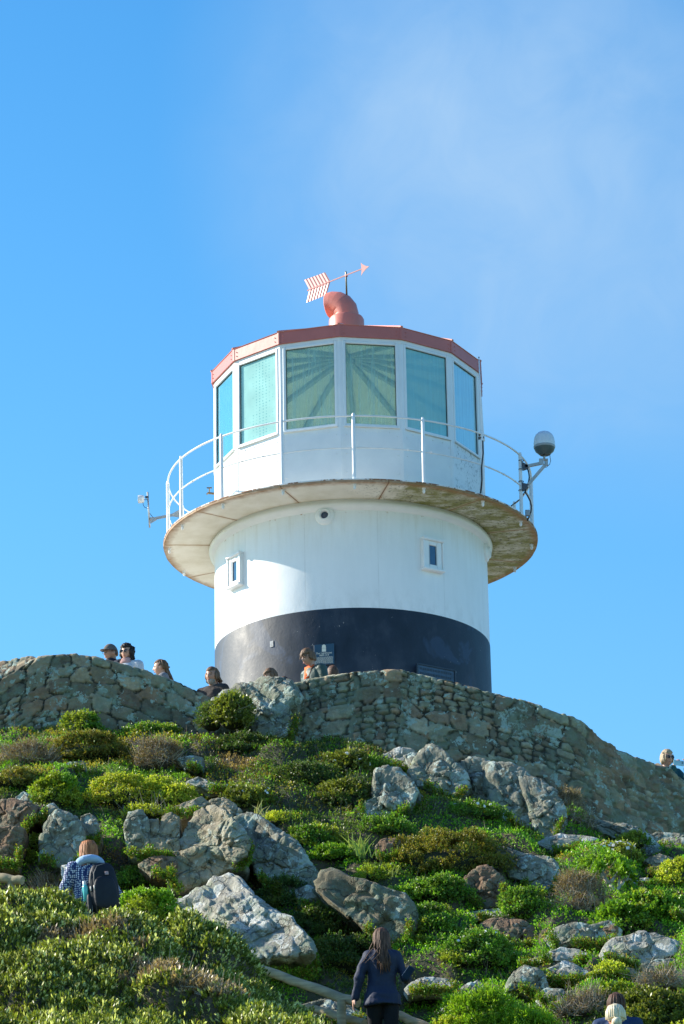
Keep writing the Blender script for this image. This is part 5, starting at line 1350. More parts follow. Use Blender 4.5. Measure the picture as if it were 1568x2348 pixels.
SH = [
 ('round bright green bush standing alone at the left below the wall', 124, 1852, 108, 88, 'bright', {}),
 ('wide sprawling yellow green bush right of the round bright bush', 300, 1848, 250, 92, 'yellow', dict(lobes=16, scale_y=.6)),
 ('lower right arm of the yellow green bush, above the columns', 395, 1850, 120, 62, 'yellow', {}),
 ('short yellow green tuft hanging above the stone columns', 335, 1872, 110, 34, 'yellow', dict(twigs=60)),
 ('large olive bush under the left wall', 205, 1742, 195, 82, 'olive', dict(lobes=12, scale_y=.6)),
 ('bright moss green bush clinging to the foot of the left wall', 192, 1678, 96, 52, 'green', dict(Y=41.5, depth=.22)),
 ('brown twiggy bush right of the large olive bush', 362, 1762, 118, 86, 'dry', dict(twigs=260)),
 ('dark green hedge like bush along the foot of the left wall', 350, 1702, 170, 52, 'green', dict(Y=41.3, depth=.3)),
 ('grey twiggy bush at the left edge beneath the wall', 60, 1760, 150, 70, 'dry', dict(twigs=240)),
 ('olive bush with yellow tips at far left below the grey twiggy bush', 40, 1805, 130, 50, 'olive', dict(twigs=30)),
 ('dark bush below the big summit rock', 560, 1735, 150, 62, 'dark', {}),
 ('bushy olive shrub growing on top of the rock between the walls', 532, 1662, 84, 80, 'olivel', dict(Y=40.75, depth=.32, lobes=10, twigs=40)),
 ('small dark bush left of the shrub on the summit rock', 485, 1668, 64, 66, 'dark', dict(Y=41.1, depth=.25)),
 ('bright green bush against the foot of the long wall', 775, 1712, 98, 46, 'bright', {}),
 ('yellow topped bush with pale flowers below the long wall', 790, 1782, 116, 64, 'olivel', dict(flowers=18)),
 ('tangle of dry grey branches at the foot of the long wall', 868, 1732, 84, 58, 'dry', dict(twigs=300)),
 ('green bush strip between the long wall and the pale rocks', 925, 1718, 110, 26, 'bright', dict(depth=.3)),
 ('brown green bush left of the shaded rock face', 700, 1805, 170, 66, 'dark', dict(lobes=12)),
 ('dark spreading bush left of the grey rock face, under the yellow topped bush', 790, 1850, 140, 72, 'dark', dict(lobes=12)),
 ('wide rounded olive mound in the right middle of the slope', 1028, 2006, 276, 124, 'olive', dict(lobes=18, scale_y=.7)),
 ('deep green bush at the left foot of the olive mound', 1010, 2066, 150, 66, 'green', {}),
 ('deep green bush between the reddish rock and the white slab', 1200, 2102, 100, 76, 'green', {}),
 ('bright round bush beside the hiker with the backpack', 338, 2108, 142, 80, 'bright', dict(Y=33.6, lobes=10)),
 ('small green bush on the ridge right of the pyramid rock', 609, 1982, 98, 58, 'green', {}),
 ('leafy plants with white flowers on top of the olive mound side', 1095, 1880, 150, 44, 'green', dict(flowers=40)),
 ('yellow edged bush along the top of the green ridge', 640, 1895, 110, 36, 'yellow', {}),
 ('green bush in the hollow right of the ridge top', 720, 1945, 130, 56, 'green', {}),
 ('pale leaved bush with white buds behind the pyramid rock', 565, 1855, 120, 48, 'olivel', dict(flowers=45)),
 ('bright green bush with feathery tips at the bottom right', 1110, 2372, 170, 102, 'needle', dict(Y=32.1)),
 ('yellow green bush along the bottom edge left of the feathery bush', 1040, 2380, 120, 58, 'yellow', dict(Y=32.1)),
 ('low bright bush along the bottom edge right of the feathery bush', 1215, 2385, 150, 70, 'needle', dict(Y=32.0)),
 ('bush covered in white flowers under the right part of the wall', 1405, 1975, 130, 48, 'green', dict(flowers=230)),
 ('yellow green bush directly below the white flowered bush', 1385, 2008, 124, 56, 'bright', {}),
 ('brown leafless bush left of the pale branched succulent', 1335, 2102, 116, 122, 'dry', dict(twigs=420, lobes=12)),
 ('yellow mound shaped bush at the right edge of the slope', 1560, 2036, 96, 84, 'yellow', {}),
 ('large bright bush under the yellow mound at the right edge', 1500, 2118, 170, 88, 'succ', dict(lobes=14)),
 ('bright bush left of the large bright bush, over the angular rock', 1430, 2140, 130, 80, 'succ', dict(lobes=12)),
 ('small yellow green bush squeezed under the sunlit boulder', 1400, 2236, 80, 34, 'yellow', dict(Y=33.4)),
 ('large leafy bush behind the dark haired hiker at bottom right', 1500, 2372, 190, 116, 'olivel', dict(lobes=14)),
 ('yellow green bush in the bottom right corner', 1545, 2480, 150, 140, 'yellow', dict(Y=28.6)),
 ('brown wiry bush left of the two heads at bottom right', 1345, 2335, 130, 62, 'dry', dict(twigs=420)),
 ('dry grass tuft at the right edge beneath the sunlit boulder', 1520, 2272, 130, 44, 'dry', dict(twigs=300)),
 ('green bush right of the boulder pile by the dry grass', 1420, 2290, 120, 40, 'bright', dict()),
 ('dark bush under the olive and rust coloured dome', 800, 2232, 190, 96, 'dark', dict(lobes=12)),
 ('dark bush to the right of the big banded boulder', 655, 2090, 150, 90, 'dark', dict(lobes=12)),
 ('dark leafy bush lower down between boulder and dome', 730, 2150, 130, 80, 'dark', {}),
 ('soft green bush right of the woman in navy, with white flowers', 1100, 2215, 170, 88, 'green', dict(lobes=12, flowers=18)),
 ('soft green bush above the white flat topped rock', 1000, 2180, 140, 86, 'green', dict(lobes=12)),
 ('green patch below the left outcrop behind the hiker', 80, 1990, 80, 86, 'green', dict(depth=.25)),
 ('green bush in the gap right of the hiker with the backpack', 330, 2032, 130, 50, 'green', {}),
 ('brown bush between the hiker and the left fence', 110, 2070, 110, 74, 'dry', dict(twigs=200)),
 ('small dark bush at the right edge under the grey ledge', 1450, 1942, 80, 36, 'green', {}),
 ('sunlit yellow bush at the upper end of the green ridge', 690, 1944, 110, 34, 'yellow', {}),
 ('sunlit bush on the ridge just above the grass tufts', 765, 1972, 120, 38, 'bright', {}),
 ('sunlit bush on the ridge right of the grass tufts', 865, 2022, 130, 40, 'bright', {}),
 ('bright bush on the ridge above the olive and rust coloured dome', 935, 2066, 120, 40, 'bright', {}),
 ('bright bush at the lower end of the ridge, right of the dome', 985, 2122, 120, 54, 'green', {}),
 ('green bush hanging over the dark hollow below the grey rock face', 880, 1915, 130, 44, 'green', {}),
 ('green bush under the wall at the left of the pale cracked slab', 850, 1772, 90, 40, 'green', {}),
 ('brown and green bush in the notch under the wall at right', 1300, 1905, 120, 110, 'dry', dict(twigs=120)),
]
for lab, cx_, b_, w_, h_, kd, kw in SH: shrub(lab, cx_, b_, w_, h_, kd, **kw)
# pale branched succulent
SC = root('branching_succulent', at(1400, 2052, 36.1), 'small gnarled succulent with pale branches and leaf rosettes', 'shrub', 'shrubs growing on the slope')
rs = np.random.RandomState(3); mb = MB(); tipsP = []
def grow(p, d, r, L, lev):
    e = p+d*L; mid = p+d*L*.5+rs.normal(size=3)*L*.12
    mb.tube([p, mid, e], [r, r*.85, r*.72], 7)
    if lev == 0: tipsP.append((e, d)); return
    for _ in range(3 if lev > 1 else 2):
        nd = unit(d+rs.normal(size=3)*.55+np.array([0, 0, .15])); grow(e, nd, r*.68, L*.74, lev-1)
grow(at(1400, 2052, 36.0), np.array([0, 0, 1.]), .034, .13, 3); grow(at(1408, 2052, 36.0), unit(np.array([.5, 0, .8])), .026, .12, 3)
mb.build('branches', M['bark'], SC, True)
TP = np.array([t[0] for t in tipsP]); TD = np.array([t[1] for t in tipsP]); TP = np.repeat(TP, 5, 0)+rs.normal(size=(len(TP)*5, 3))*.02; TD = np.repeat(TD, 5, 0)
V, Fc, C = leaves(TP-wl(SC), TD, rs, .055, .017, 6, .04, .8, BRIGHT, tip=1.3)
link('foliage', fast_mesh(V, Fc, C), M['gleaf'], SC)
# grass tufts with long blades
def tuft(label, cx, base, Y, n=16, L=.3, col=(.28, .33, .08), seed=0):
    rs = np.random.RandomState(seed); loc = at(cx, base, Y); V = []; Fq = []
    for i in range(n):
        d = unit(np.array([rs.normal()*.5, rs.normal()*.35, 1.])); l = L*rs.uniform(.5, 1); b0 = np.array([rs.normal()*.05, rs.normal()*.05, -.04])
        sd = unit(np.cross(d, [0, 1., .2]))*.007; o_ = len(V)
        m1 = b0+d*l*.55; m2 = b0+d*l+np.array([d[0]*.15*l, 0, -.03])
        V += [b0-sd, b0+sd, m1+sd*.8, m1-sd*.8, m2+sd*.1, m2-sd*.1]; Fq += [(o_, o_+1, o_+2, o_+3), (o_+3, o_+2, o_+4, o_+5)]
    o = link('grass_tuft', fast_mesh(np.array(V), np.array(Fq), np.tile(np.array([col])*1., (len(Fq), 1))*(.7+.6*rs.rand(len(Fq), 1))), M['leaf']); o.location = tuple(loc)
    tag(o, label, 'grass tuft', 'tufts of long grass')
tuft('pale long bladed grass tuft on the ridge line in the centre', 812, 1952, 37.0, 22, .34, (.34, .40, .12), 1)
tuft('long bladed grass tuft just right of the tuft on the ridge line', 838, 1958, 36.9, 16, .36, (.26, .36, .08), 2)
tuft('upright blades above the wide yellow green bush at left', 265, 1768, 39.0, 12, .26, (.20, .28, .06), 3)
tuft('thin pale blades beside the pyramid shaped rock', 588, 1866, 37.4, 9, .30, (.42, .40, .18), 4)
tuft('pale dry blade cluster under the hiker on the right slope', 905, 2006, 36.4, 8, .22, (.34, .36, .12), 5)
# ------------------------------------------------------------------ people
def fabric(name, col, rough=.85, var=.10, wr=.35):
    m, nt, b, o = new_mat(name); k = N(nt); c = k.coord('Object')
    nt.links.new(k.ramp(k.noise(c, 6, 5), [(.3, tuple(x*(1-var) for x in col)), (.7, tuple(min(1, x*(1+var)) for x in col))]), b.inputs['Base Color'])
    b.inputs['Roughness'].default_value = rough; b.inputs['Specular IOR Level'].default_value = .25
    nt.links.new(k.bump(k.noise(k.coord('Object', scale=(1, 1, 1.6)), 9, 4, .6, .8), wr, .03), b.inputs['Normal']); return m
def hairmat(name, col, hi):
    m, nt, b, o = new_mat(name); k = N(nt); c = k.coord('Object', scale=(1, 1, .12))
    nt.links.new(k.ramp(k.noise(c, 60, 4, .6), [(.35, col), (.65, hi)]), b.inputs['Base Color']); b.inputs['Roughness'].default_value = .6; b.inputs['Specular IOR Level'].default_value = .3
    nt.links.new(k.bump(k.noise(c, 90, 3), .6, .006), b.inputs['Normal']); return m
SKIN = plain('skin', (.52, .28, .19), .5, var=.06, scale=14); SKIN2 = plain('tanned_skin', (.42, .215, .135), .5, var=.06, scale=14)
EYE = plain('dark_eye', (.03, .02, .015), .25); LIP = plain('lips', (.38, .13, .11), .5); SGL = plain('dark_lens', (.01, .012, .018), .08, spec=1.0); FRM = plain('spectacle_frame', (.05, .04, .035), .4)
SHOE = plain('dark_shoes', (.04, .04, .045), .7)

def remesh(mb, vox, sm=2, noise_amp=0, seed=0, fac=.5, nscale=7):
    me = bpy.data.meshes.new('t'); me.from_pydata(mb.V, [], mb.F); me.update()
    o = bpy.data.objects.new('t', me); COL.objects.link(o)
    r = o.modifiers.new('r', 'REMESH'); r.mode = 'VOXEL'; r.voxel_size = vox
    if sm: s = o.modifiers.new('s', 'SMOOTH'); s.iterations = sm; s.factor = fac
    dg = bpy.context.evaluated_depsgraph_get(); m2 = bpy.data.meshes.new_from_object(o.evaluated_get(dg))
    bpy.data.objects.remove(o); bpy.data.meshes.remove(me)
    if noise_amp:
        n = len(m2.vertices); V = np.zeros(n*3, np.float32); m2.vertices.foreach_get('co', V); V = V.reshape(-1, 3)
        Nn = np.zeros(n*3, np.float32); m2.vertices.foreach_get('normal', Nn); Nn = Nn.reshape(-1, 3)
        V = V+Nn*(fbm(V*nscale*np.array([1, 1, .8]), 3, seed, .5, True)[:, None]*noise_amp); m2.vertices.foreach_set('co', V.astype(np.float32).ravel()); m2.update()
    return m2

def bone(mb, p, r, q, s):
    p, q = np.array(p, float), np.array(q, float); mb.tube([p, q], [r, s], 14); mb.ball(p, r, 14, 10); mb.ball(q, s, 14, 10)
def loft(mb, rings, n=24):
    """rings: (x, y, z, rx, ry)"""
    V = [(x+rx*math.cos(2*pi*k/n), y+ry*math.sin(2*pi*k/n), z) for x, y, z, rx, ry in rings for k in range(n)]; m = len(rings)
    Fc = [(i*n+k, i*n+(k+1) % n, (i+1)*n+(k+1) % n, (i+1)*n+k) for i in range(m-1) for k in range(n)]+[tuple(range(n-1, -1, -1)), tuple((m-1)*n+k for k in range(n))]
    mb.add(V, Fc)
def rotm(yaw, pitch):
    cy, sy = math.cos(yaw), math.sin(yaw); cx_, sx_ = math.cos(pitch), math.sin(pitch)
    return np.array([[cy, -sy, 0], [sy, cy, 0], [0, 0, 1]])@np.array([[1, 0, 0], [0, cx_, -sx_], [0, sx_, cx_]])
def headmesh(n=56, m=44):
    """unit head: face towards -y, about .23 high; returns verts, faces"""
    V = []
    for j in range(m+1):
        for i in range(n):
            t = pi*j/m; a = 2*pi*i/n; V.append((math.sin(t)*math.cos(a), math.sin(t)*math.sin(a), math.cos(t)))
    V = np.array(V); d = V.copy(); P = V*np.array([.074, .095, .116])
    fr = np.clip(-d[:, 1], 0, 1)
    low = np.clip(-d[:, 2], 0, 1)
    P[:, 0] *= 1-.26*low**1.3; P[:, 1] *= np.where(d[:, 1] > 0, 1-.30*low, 1)       # jaw narrower, nape tucked in
    def G(x, z, sx_, sz_, amp, back=False):
        g = np.exp(-((P0[:, 0]-x)/sx_)**2-((P0[:, 2]-z)/sz_)**2)*(d[:, 1] < 0.1); P[:, 1] -= amp*g
    P0 = P.copy()
    G(0, -.018, .011, .020, .020); G(0, -.030, .015, .010, .010); G(0, .006, .009, .022, .008)            # nose
    G(-.030, .004, .015, .010, -.010); G(.030, .004, .015, .010, -.010)                   # eye sockets
    G(-.028, .024, .022, .008, .005); G(.028, .024, .022, .008, .005)                     # brow
    G(0, -.058, .022, .008, .006); G(0, -.066, .022, .003, -.004); G(0, -.074, .018, .007, .006); G(0, -.098, .022, .016, .011)   # lips, chin
    G(-.042, -.030, .020, .02, .004); G(.042, -.030, .020, .02, .004)
    Fc = [(j*n+k, (j+1)*n+k, (j+1)*n+(k+1) % n, j*n+(k+1) % n) for j in range(m) for k in range(n)]
    return P, d, Fc
HP, HD, HF = headmesh()
def hand(mb, wr, d, pn, side, curl=.5, s=1.0, thumb_out=.8):
    """five fingered hand: wr wrist, d hand direction, pn palm normal (side the fingers curl to), side +1/-1 thumb side"""
    d = unit(np.array(d, float)); pn = np.array(pn, float); pn = unit(pn-d*np.dot(pn, d)); sd = np.cross(d, pn)*side
    wr = np.array(wr, float)
    bone(mb, wr, .024*s, wr+d*.045*s, .026*s)
    for k, o_ in enumerate((-.027, -.009, .009, .027)): bone(mb, wr+d*.03*s+sd*o_*s*.7, .014*s, wr+d*.088*s+sd*o_*s, .0125*s)
    for k, (o_, L) in enumerate(zip((.029, .010, -.009, -.027), (.068, .078, .072, .056))):
        p = wr+d*.088*s+sd*o_*s; a = curl*(.8+.12*k); dd = d
        for seg, (fl, r0_, r1_) in enumerate(((.45, .0105, .0095), (.30, .0095, .0088), (.25, .0088, .0075))):
            a_ = a*(.55 if seg == 0 else 1.0); dd = unit(dd*math.cos(a_)+np.cross(np.cross(dd, pn), dd)*math.sin(a_)); q = p+dd*L*fl*s
            bone(mb, p, r0_*s, q, r1_*s); p = q
    p = wr+d*.025*s+sd*.026*s; dd = unit(d*.65+sd*thumb_out+pn*.35*curl)
    for L, r0_, r1_ in ((.038, .0135, .0115), (.030, .011, .0095)):
        q = p+dd*L*s; bone(mb, p, r0_*s, q, r1_*s); p = q; dd = unit(dd+d*.35+pn*.3*curl)

def person(label, top, Y, h, face, head=(0, 0), skin=None, hair='short', hm=None, jacket=None, pants=None, arms=None, hands=(0, 0), vox=.009, scarf=None, glasses=None, cap=None, beard=None, hood=None, collar=None, group='people', twist=0, lean=0.0, leg=None, shirt=None, jlen=.86, flare=0, fold=.012, slim=1.0):
    loc = at(top[0], top[1], Y); loc[2] -= h; s = h/1.70
    R = root('person', loc, label, 'person', group); R.rotation_euler = (0, 0, math.radians(face))
    skin = skin or SKIN
    J = dict(sh=.175, el=((.235, .03, 1.11), (-.235, .03, 1.11)), wr=((.25, -.06, .88), (-.25, -.06, .88)))
    if arms: J.update(arms)
    lean_v = np.array([0, -lean, 0])
    hc = np.array([0, -.012, 1.578])+lean_v; RM = rotm(math.radians(head[0]), math.radians(head[1]))
    piv = np.array([0, .01, 1.47])+lean_v
    def hx(P): return ((np.asarray(P)+hc-piv)@RM.T+piv)*s
    body = MB()
    body.add(hx(HP), HF)
    for sx in (-1, 1):      # ears
        e = MB(); e.ball((sx*.076, .008, -.008), (.010, .019, .030), 10, 8); body.add(hx(np.array(e.V)), e.F)
    tmp = MB()
    bone(tmp, (0, .02, 1.36), .062, np.array([0, .012, 1.50])+lean_v, .052)
    loft(tmp, [(0, .0, .88, .135, .095), (0, 0, .98, .135, .095), (0, -.005, 1.10, .118, .085), (0, 0, 1.25, .150, .105), (0, .01, 1.36, .150, .095), (0, .015, 1.41, .09, .07)])
    S_ = [(J['sh'], .015, 1.375), (-J['sh'], .015, 1.375)]
    for i in (0, 1):
        bone(tmp, (S_[i][0]*.6, .015, 1.38), .055, S_[i], .054); bone(tmp, S_[i], .052, J['el'][i], .040); bone(tmp, J['el'][i], .038, J['wr'][i], .026)
        hd = hands[i] if hands[i] else dict(d=unit(np.array(J['wr'][i])-np.array(J['el'][i])), pn=(-1 if i == 0 else 1, 0, 0), side=(1 if i == 0 else -1), curl=.45)
        hand(tmp, J['wr'][i], hd['d'], hd['pn'], hd['side'], hd.get('curl', .5), hd.get('s', 1.0), hd.get('to', .8))
    lg = leg or (((.095, -.02, .50), (.10, .03, .085)), ((-.095, -.02, .50), (-.10, .03, .085)))
    for i in (0, 1):
        hpj = ((.088 if i == 0 else -.088), 0, .90)
        bone(tmp, hpj, .085, lg[i][0], .056); bone(tmp, lg[i][0], .054, lg[i][1], .036)
        f = np.array(lg[i][1]); bone(tmp, f+[0, .01, -.045], .036, f+[0, -.15, -.055], .026)
    body.add(np.array(tmp.V)*s, tmp.F)
    link('body', remesh(body, vox, 2, fac=.35), skin, R, True)
    # eyes, lips, brows
    fm = MB()
    if not (glasses == 'sun'):
        for sx in (-1, 1): fm.ball((sx*.030, -.083, .003), (.010, .006, .0052), 10, 6)
        q = MB(); q.add(hx(np.array(fm.V)), fm.F); q.build2('eyes', EYE, R)
    fm = MB(); fm.ball((0, -.0955, -.0655), (.021, .007, .0065), 12, 6); q = MB(); q.add(hx(np.array(fm.V)), fm.F); q.build2('mouth', LIP, R)
    if hm is not None:
        fm = MB()
        for sx in (-1, 1): fm.tube([(sx*.016, -.0925, .021), (sx*.030, -.090, .026), (sx*.046, -.078, .022)], [.003, .0035, .002], 6)
        q = MB(); q.add(hx(np.array(fm.V)), fm.F); q.build2('eyebrows', hm, R)
        # scalp hair: shell over the skull, face opening tucked inside the head
        P = HD*np.array([.083, .105, .126]); rs = np.random.RandomState(int(top[0]))
        low_ = dict(short=-.30, long=-.75, curly=-.80, pony=-.25, bob=-.62, bun=-.35, mop=-.42, swept=-.55, navy=-.6, auburn=-.8).get(hair, -.3)
        fl = dict(short=.42, long=.50, curly=.42, pony=.50, bob=.42, bun=.45, mop=.26).get(hair, .42)
        face_m = (HD[:, 1] < .10-.25*(HD[:, 2] > 0)) & (HD[:, 2] < fl+.18*np.abs(HD[:, 0])) & (np.abs(HD[:, 0]) < (.93 if hair in ('short', 'pony', 'bun', 'mop') else .88))
        neck_m = HD[:, 2] < low_
        earm = (np.abs(HD[:, 0]) > .80) & (HD[:, 2] < .12) & (HD[:, 1] < .30) if hair in ('short', 'pony', 'bun') else np.zeros(len(HD), bool)
        nz_ = fbm(HD*np.array([9, 9, 3.]), 3, int(top[0]), .6, True)*.007
        amp = {'curly': .022, 'mop': .013, 'bob': .008}.get(hair, .004)
        nz_ = nz_*(amp/.007)+(.010 if hair in ('curly', 'mop', 'bob') else .004)
        P = P+HD*nz_[:, None]
        P = np.where((face_m | neck_m | earm)[:, None], HD*np.array([.060, .080, .10]), P)
        hmb = MB(); hmb.add(P, HF)
        def flow(n, zend, r=.013, wav=.012, wide=.085, out=.02, side=.95, drift=0.0, push=.02):
            for i in range(n):
                a = (-1+2*(i+.5)/n)*side+rs.normal()*.03; ang_ = pi/2-a*pi/2*1.05; cx1, cy1 = math.cos(ang_), math.sin(ang_)
                L = zend*(1-.15*abs(a)+rs.normal()*.05); lay = rs.uniform(0, .006)
                pts = [np.array([a*.02, .02, .122]), np.array([cx1*.060, cy1*.080, .098]), np.array([cx1*(.084+lay), cy1*(.108+lay), .045]), np.array([cx1*(.088+lay), cy1*(.112+lay), -.02])]
                for t in (.33, .66, 1.0):
                    pts.append(np.array([cx1*wide*(1+.25*t)+wav*math.sin(t*6+i*2.1)+drift*t*t, max(.03, cy1*.105)+push*t+wav*.5*math.cos(t*5+i), -.02-(L)*t]))
                hmb.tube(pts, [r*.4, r*.9, r, r*1.15, r*1.15, r*.95, r*.15], 7)
        def strands(n, zend, ymin, spread, r=.010, wav=.01, x0=.07, back=.095, start=.02, ph=0):
            for i in range(n):
                a = -1+2*(i+.5*rs.rand())/max(1, n-1); x_ = a*x0; yb = back*math.sqrt(max(0, 1-(a*.85)**2))+.02
                p0 = np.array([x_*.9, yb*.9, start]); L = zend*(1-.18*abs(a)+rs.normal()*.06)
                pts = [p0]; 
                for t in (.25, .5, .75, 1.0):
                    pts.append(np.array([x_*(1+spread*t)+wav*math.sin(t*7+i*1.7+ph)+sway[0]*t*t, yb+ymin*t+wav*.6*math.cos(t*6+i)+sway[1]*t, start-L*t]))
                hmb.tube(pts, [r*1.0, r*1.25, r*1.15, r*.9, r*.25], 6)
        sway = (0, 0)
        if hair == 'long': strands(17, .34, .030, .25, .015, .008)
        if hair == 'longwind':
            pass
        if hair == 'navy':
            flow(26, .40, .012, .014, .070, push=.085); flow(12, .35, .008, .022, .08, push=.095); flow(7, .34, .006, .02, .10, drift=.16, push=.08)
        if hair == 'swept': flow(20, .07, .012, .010, .088, drift=.02, side=.92, push=.02)
        if hair == 'auburn': flow(32, .22, .015, .003, .085, drift=.06, push=-.005)
        if hair == 'pony': flow(14, .03, .010, .003, .06, side=.8); sway = (-.02, .05); strands(9, .27, .05, .5, .014, .01, .03, .07, .0)
        if hair == 'curly':
            for i in range(90):
                a = rs.uniform(-.2*pi, 1.2*pi); zc = rs.uniform(-.19, .10); rr = .080+.022*rs.rand()
                c = np.array([math.cos(a)*rr*(1.05-.15*(zc < -.12)), max(-.03, math.sin(a)*rr*1.1+.01), zc]); 
                pts = [c+np.array([math.cos(q_*2.2+i)*.014, math.sin(q_*2.2+i)*.014, -.018*q_]) for q_ in range(5)]
                hmb.tube(pts, [.009, .010, .009, .008, .003], 5)
        if hair in ('mop', 'short') and cap is None:
            nS = 46 if hair == 'mop' else 26
            for i in range(nS):
                a = rs.uniform(0, 2*pi); zc = rs.uniform(.25, .95); q_ = math.sqrt(1-zc*zc); d0 = np.array([q_*math.cos(a), q_*math.sin(a), zc]); p0 = d0*np.array([.082, .104, .124])
                d1 = unit(np.array([math.cos(a)*.35, math.sin(a)*.35-.12, -.9])); L = .055 if hair == 'mop' else .035
                pts = [p0, p0+d1*L*.5+d0*.008, p0+d1*L+d0*.002]; hmb.tube(pts, [.008, .007, .002], 5)
        if hair == 'bob':
            for i in range(34):
                a = rs.uniform(-.25*pi, 1.25*pi); d0 = np.array([math.cos(a), math.sin(a), 0]); p0 = d0*np.array([.080, .100, 0])+np.array([0, 0, .05])
                hmb.tube([p0, p0*1.05+[0, 0, -.07], p0*1.0+[0, 0, -.125+rs.normal()*.012]], [.011, .012, .003], 6)
        if hair == 'bun': flow(18, .02, .013, .002, .05, side=.9); hmb.ball((.01, .115, -.075), (.050, .045, .045), 14, 10); hmb.tube([(0, .08, -.03), (.01, .115, -.075)], .04, 10)
        q = MB(); q.add(hx(np.array(hmb.V)), hmb.F); q.build2('hair', hm, R, True)
        if hair == 'pony':
            q = MB(); q.ball((0, .125, .0), (.014, .018, .012), 10, 8); qq = MB(); qq.add(hx(np.array(q.V)), q.F); qq.build2('hair_clip', FRM, R)
    if beard is not None:
        P = HP+HD*.004; b_ = (HD[:, 1] < -.15) & (HD[:, 2] < -.50) & (HD[:, 2] > -.98); mz = (np.abs(HP[:, 0]) < .02) & (HP[:, 2] > -.058) & (HP[:, 2] < -.036)
        P = HP+HD*np.array([.010, .014, .016]); P = np.where((b_)[:, None], P, HP*.86)
        q = MB(); q.add(hx(P), HF); q.build2('beard', beard, R, True)
    if glasses:
        g = MB(); lens = MB(); big = glasses == 'sun'
        for sx in (-1, 1):
            c = np.array([sx*.032, -.099, .004]); rx, rz = (.027, .021) if big else (.022, .015)
            V = [c+np.array([rx*math.cos(t), abs(math.cos(t))*sx*0, rz*math.sin(t)]) for t in np.linspace(0, 2*pi, 17)[:-1]]
            lens.prism(V, (0, .004, 0)) if big else None
            g.tube([v+np.array([0, -.001, 0]) for v in V+[V[0]]], .0028 if big else .0016, 5)
            g.tube([c+[sx*rx, 0, .008], (sx*.074, -.06, .010), (sx*.080, .0, .006)], .0028, 5)
        g.tube([(-.008, -.101, .006), (.008, -.101, .006)], .0025, 5)
        q = MB(); q.add(hx(np.array(g.V)), g.F); go = q.build2('glasses', FRM, R)
        if big: q = MB(); q.add(hx(np.array(lens.V)), lens.F); q.build2('lens', SGL, go)
    if cap is not None:
        P = HD*np.array([.088, .110, .122])+np.array([0, 0, .012]); P[:, 2] = np.maximum(P[:, 2], .030+.0*P[:, 1])
        q = MB(); q.add(hx(P), HF); co = q.build2('cap', cap, R, True)
        br = MB(); n_ = 14
        V = [(math.cos(t)*.070, -.075-math.sin(t)*.085, .040-.018*math.sin(t)*0-.012*abs(math.cos(t))**2) for t in np.linspace(0, pi, n_)]+[(math.cos(t)*.070, -.06, .046) for t in np.linspace(pi, 0, n_)]
        br.prism([np.array(v) for v in V], (0, 0, .005)); q = MB(); q.add(hx(np.array(br.V)), br.F); q.build2('brim', cap, co)
    # clothes
    if jacket is not None:
        t = MB(); g_ = .022
        loft(t, [(0, 0, jlen, .175+flare, .130+flare), (0, 0, 1.0, .165, .125), (0, 0, 1.12, .155, .118), (0, .0, 1.25, .178, .130), (0, .012, 1.36, .175, .118), (0, .02, 1.435, .085, .085)])
        for i in (0, 1):
            bone(t, (S_[i][0]*.55, .015, 1.385), .075*slim, S_[i], .072*slim); bone(t, S_[i], .070*slim, J['el'][i], .058*slim); w_ = np.array(J['wr'][i]); e_ = np.array(J['el'][i]); bone(t, e_, .057, w_-unit(w_-e_)*.01, .043*slim+.004)
        t2 = MB(); t2.add(np.array(t.V)*s, t.F)
        link('jacket', remesh(t2, .012, 2, fold, int(top[0])), jacket, R, True)
    t = MB()
    for i in (0, 1):
        hpj = ((.088 if i == 0 else -.088), 0, .90)
        bone(t, hpj, .108, lg[i][0], .072); a_ = np.array(lg[i][1]); kn = np.array(lg[i][0]); bone(t, kn, .070, a_+unit(kn-a_)*.02, .055)
    loft(t, [(0, .01, .82, .15, .12), (0, .01, .92, .165, .125), (0, 0, 1.02, .145, .105)])
    t2 = MB(); t2.add(np.array(t.V)*s, t.F); link('trousers', remesh(t2, .014, 2, .006, 3), pants or fabric_jeans, R, True)
    for i in (0, 1):
        t = MB(); f = np.array(lg[i][1]); bone(t, f+[0, .02, -.038], .046, f+[0, -.16, -.052], .034); q = MB(); q.add(np.array(t.V)*s, t.F); q.build2('shoe', SHOE, R, True)
    if scarf is not None:
        t = MB()
        for k_, z_ in enumerate((1.40, 1.425, 1.45)): 
            pts = [np.array([math.cos(a)*(.088-.008*k_), math.sin(a)*(.082-.008*k_)+.005, z_-.022*math.cos(a+pi/2)*-1]) for a in np.linspace(0, 2*pi, 22)]
            t.tube(pts, .026, 8)
        q = MB(); q.add(np.array(t.V)*s, t.F); q.build2('scarf', scarf, R, True)
    if hood is not None:
        t = MB(); pts = [np.array([math.cos(a)*.115, math.sin(a)*.085+.055, 1.425+.035*math.sin(a)]) for a in np.linspace(-.35*pi, 1.35*pi, 22)]
        t.tube(pts, [.02]+[.045]*20+[.02], 10); q = MB(); q.add(np.array(t.V)*s, t.F); me_ = remesh(q, .011, 2, .007, 5); link('hood', me_, hood, R, True)
    if shirt is not None:
        t = MB(); t.prism([np.array(v) for v in ((-.045, -.128, 1.25), (.045, -.128, 1.25), (.085, -.085, 1.44), (.05, -.03, 1.47), (-.05, -.03, 1.47), (-.085, -.085, 1.44))], (0, .02, 0))
        pts = [np.array([math.cos(a)*.075, math.sin(a)*.070+.005, 1.44-.02*math.sin(-a)]) for a in np.linspace(0, 2*pi, 22)]; t.tube(pts, .020, 8)
        q = MB(); q.add(np.array(t.V)*s, t.F); q.build2('shirt_collar', shirt, R, True)
    return R
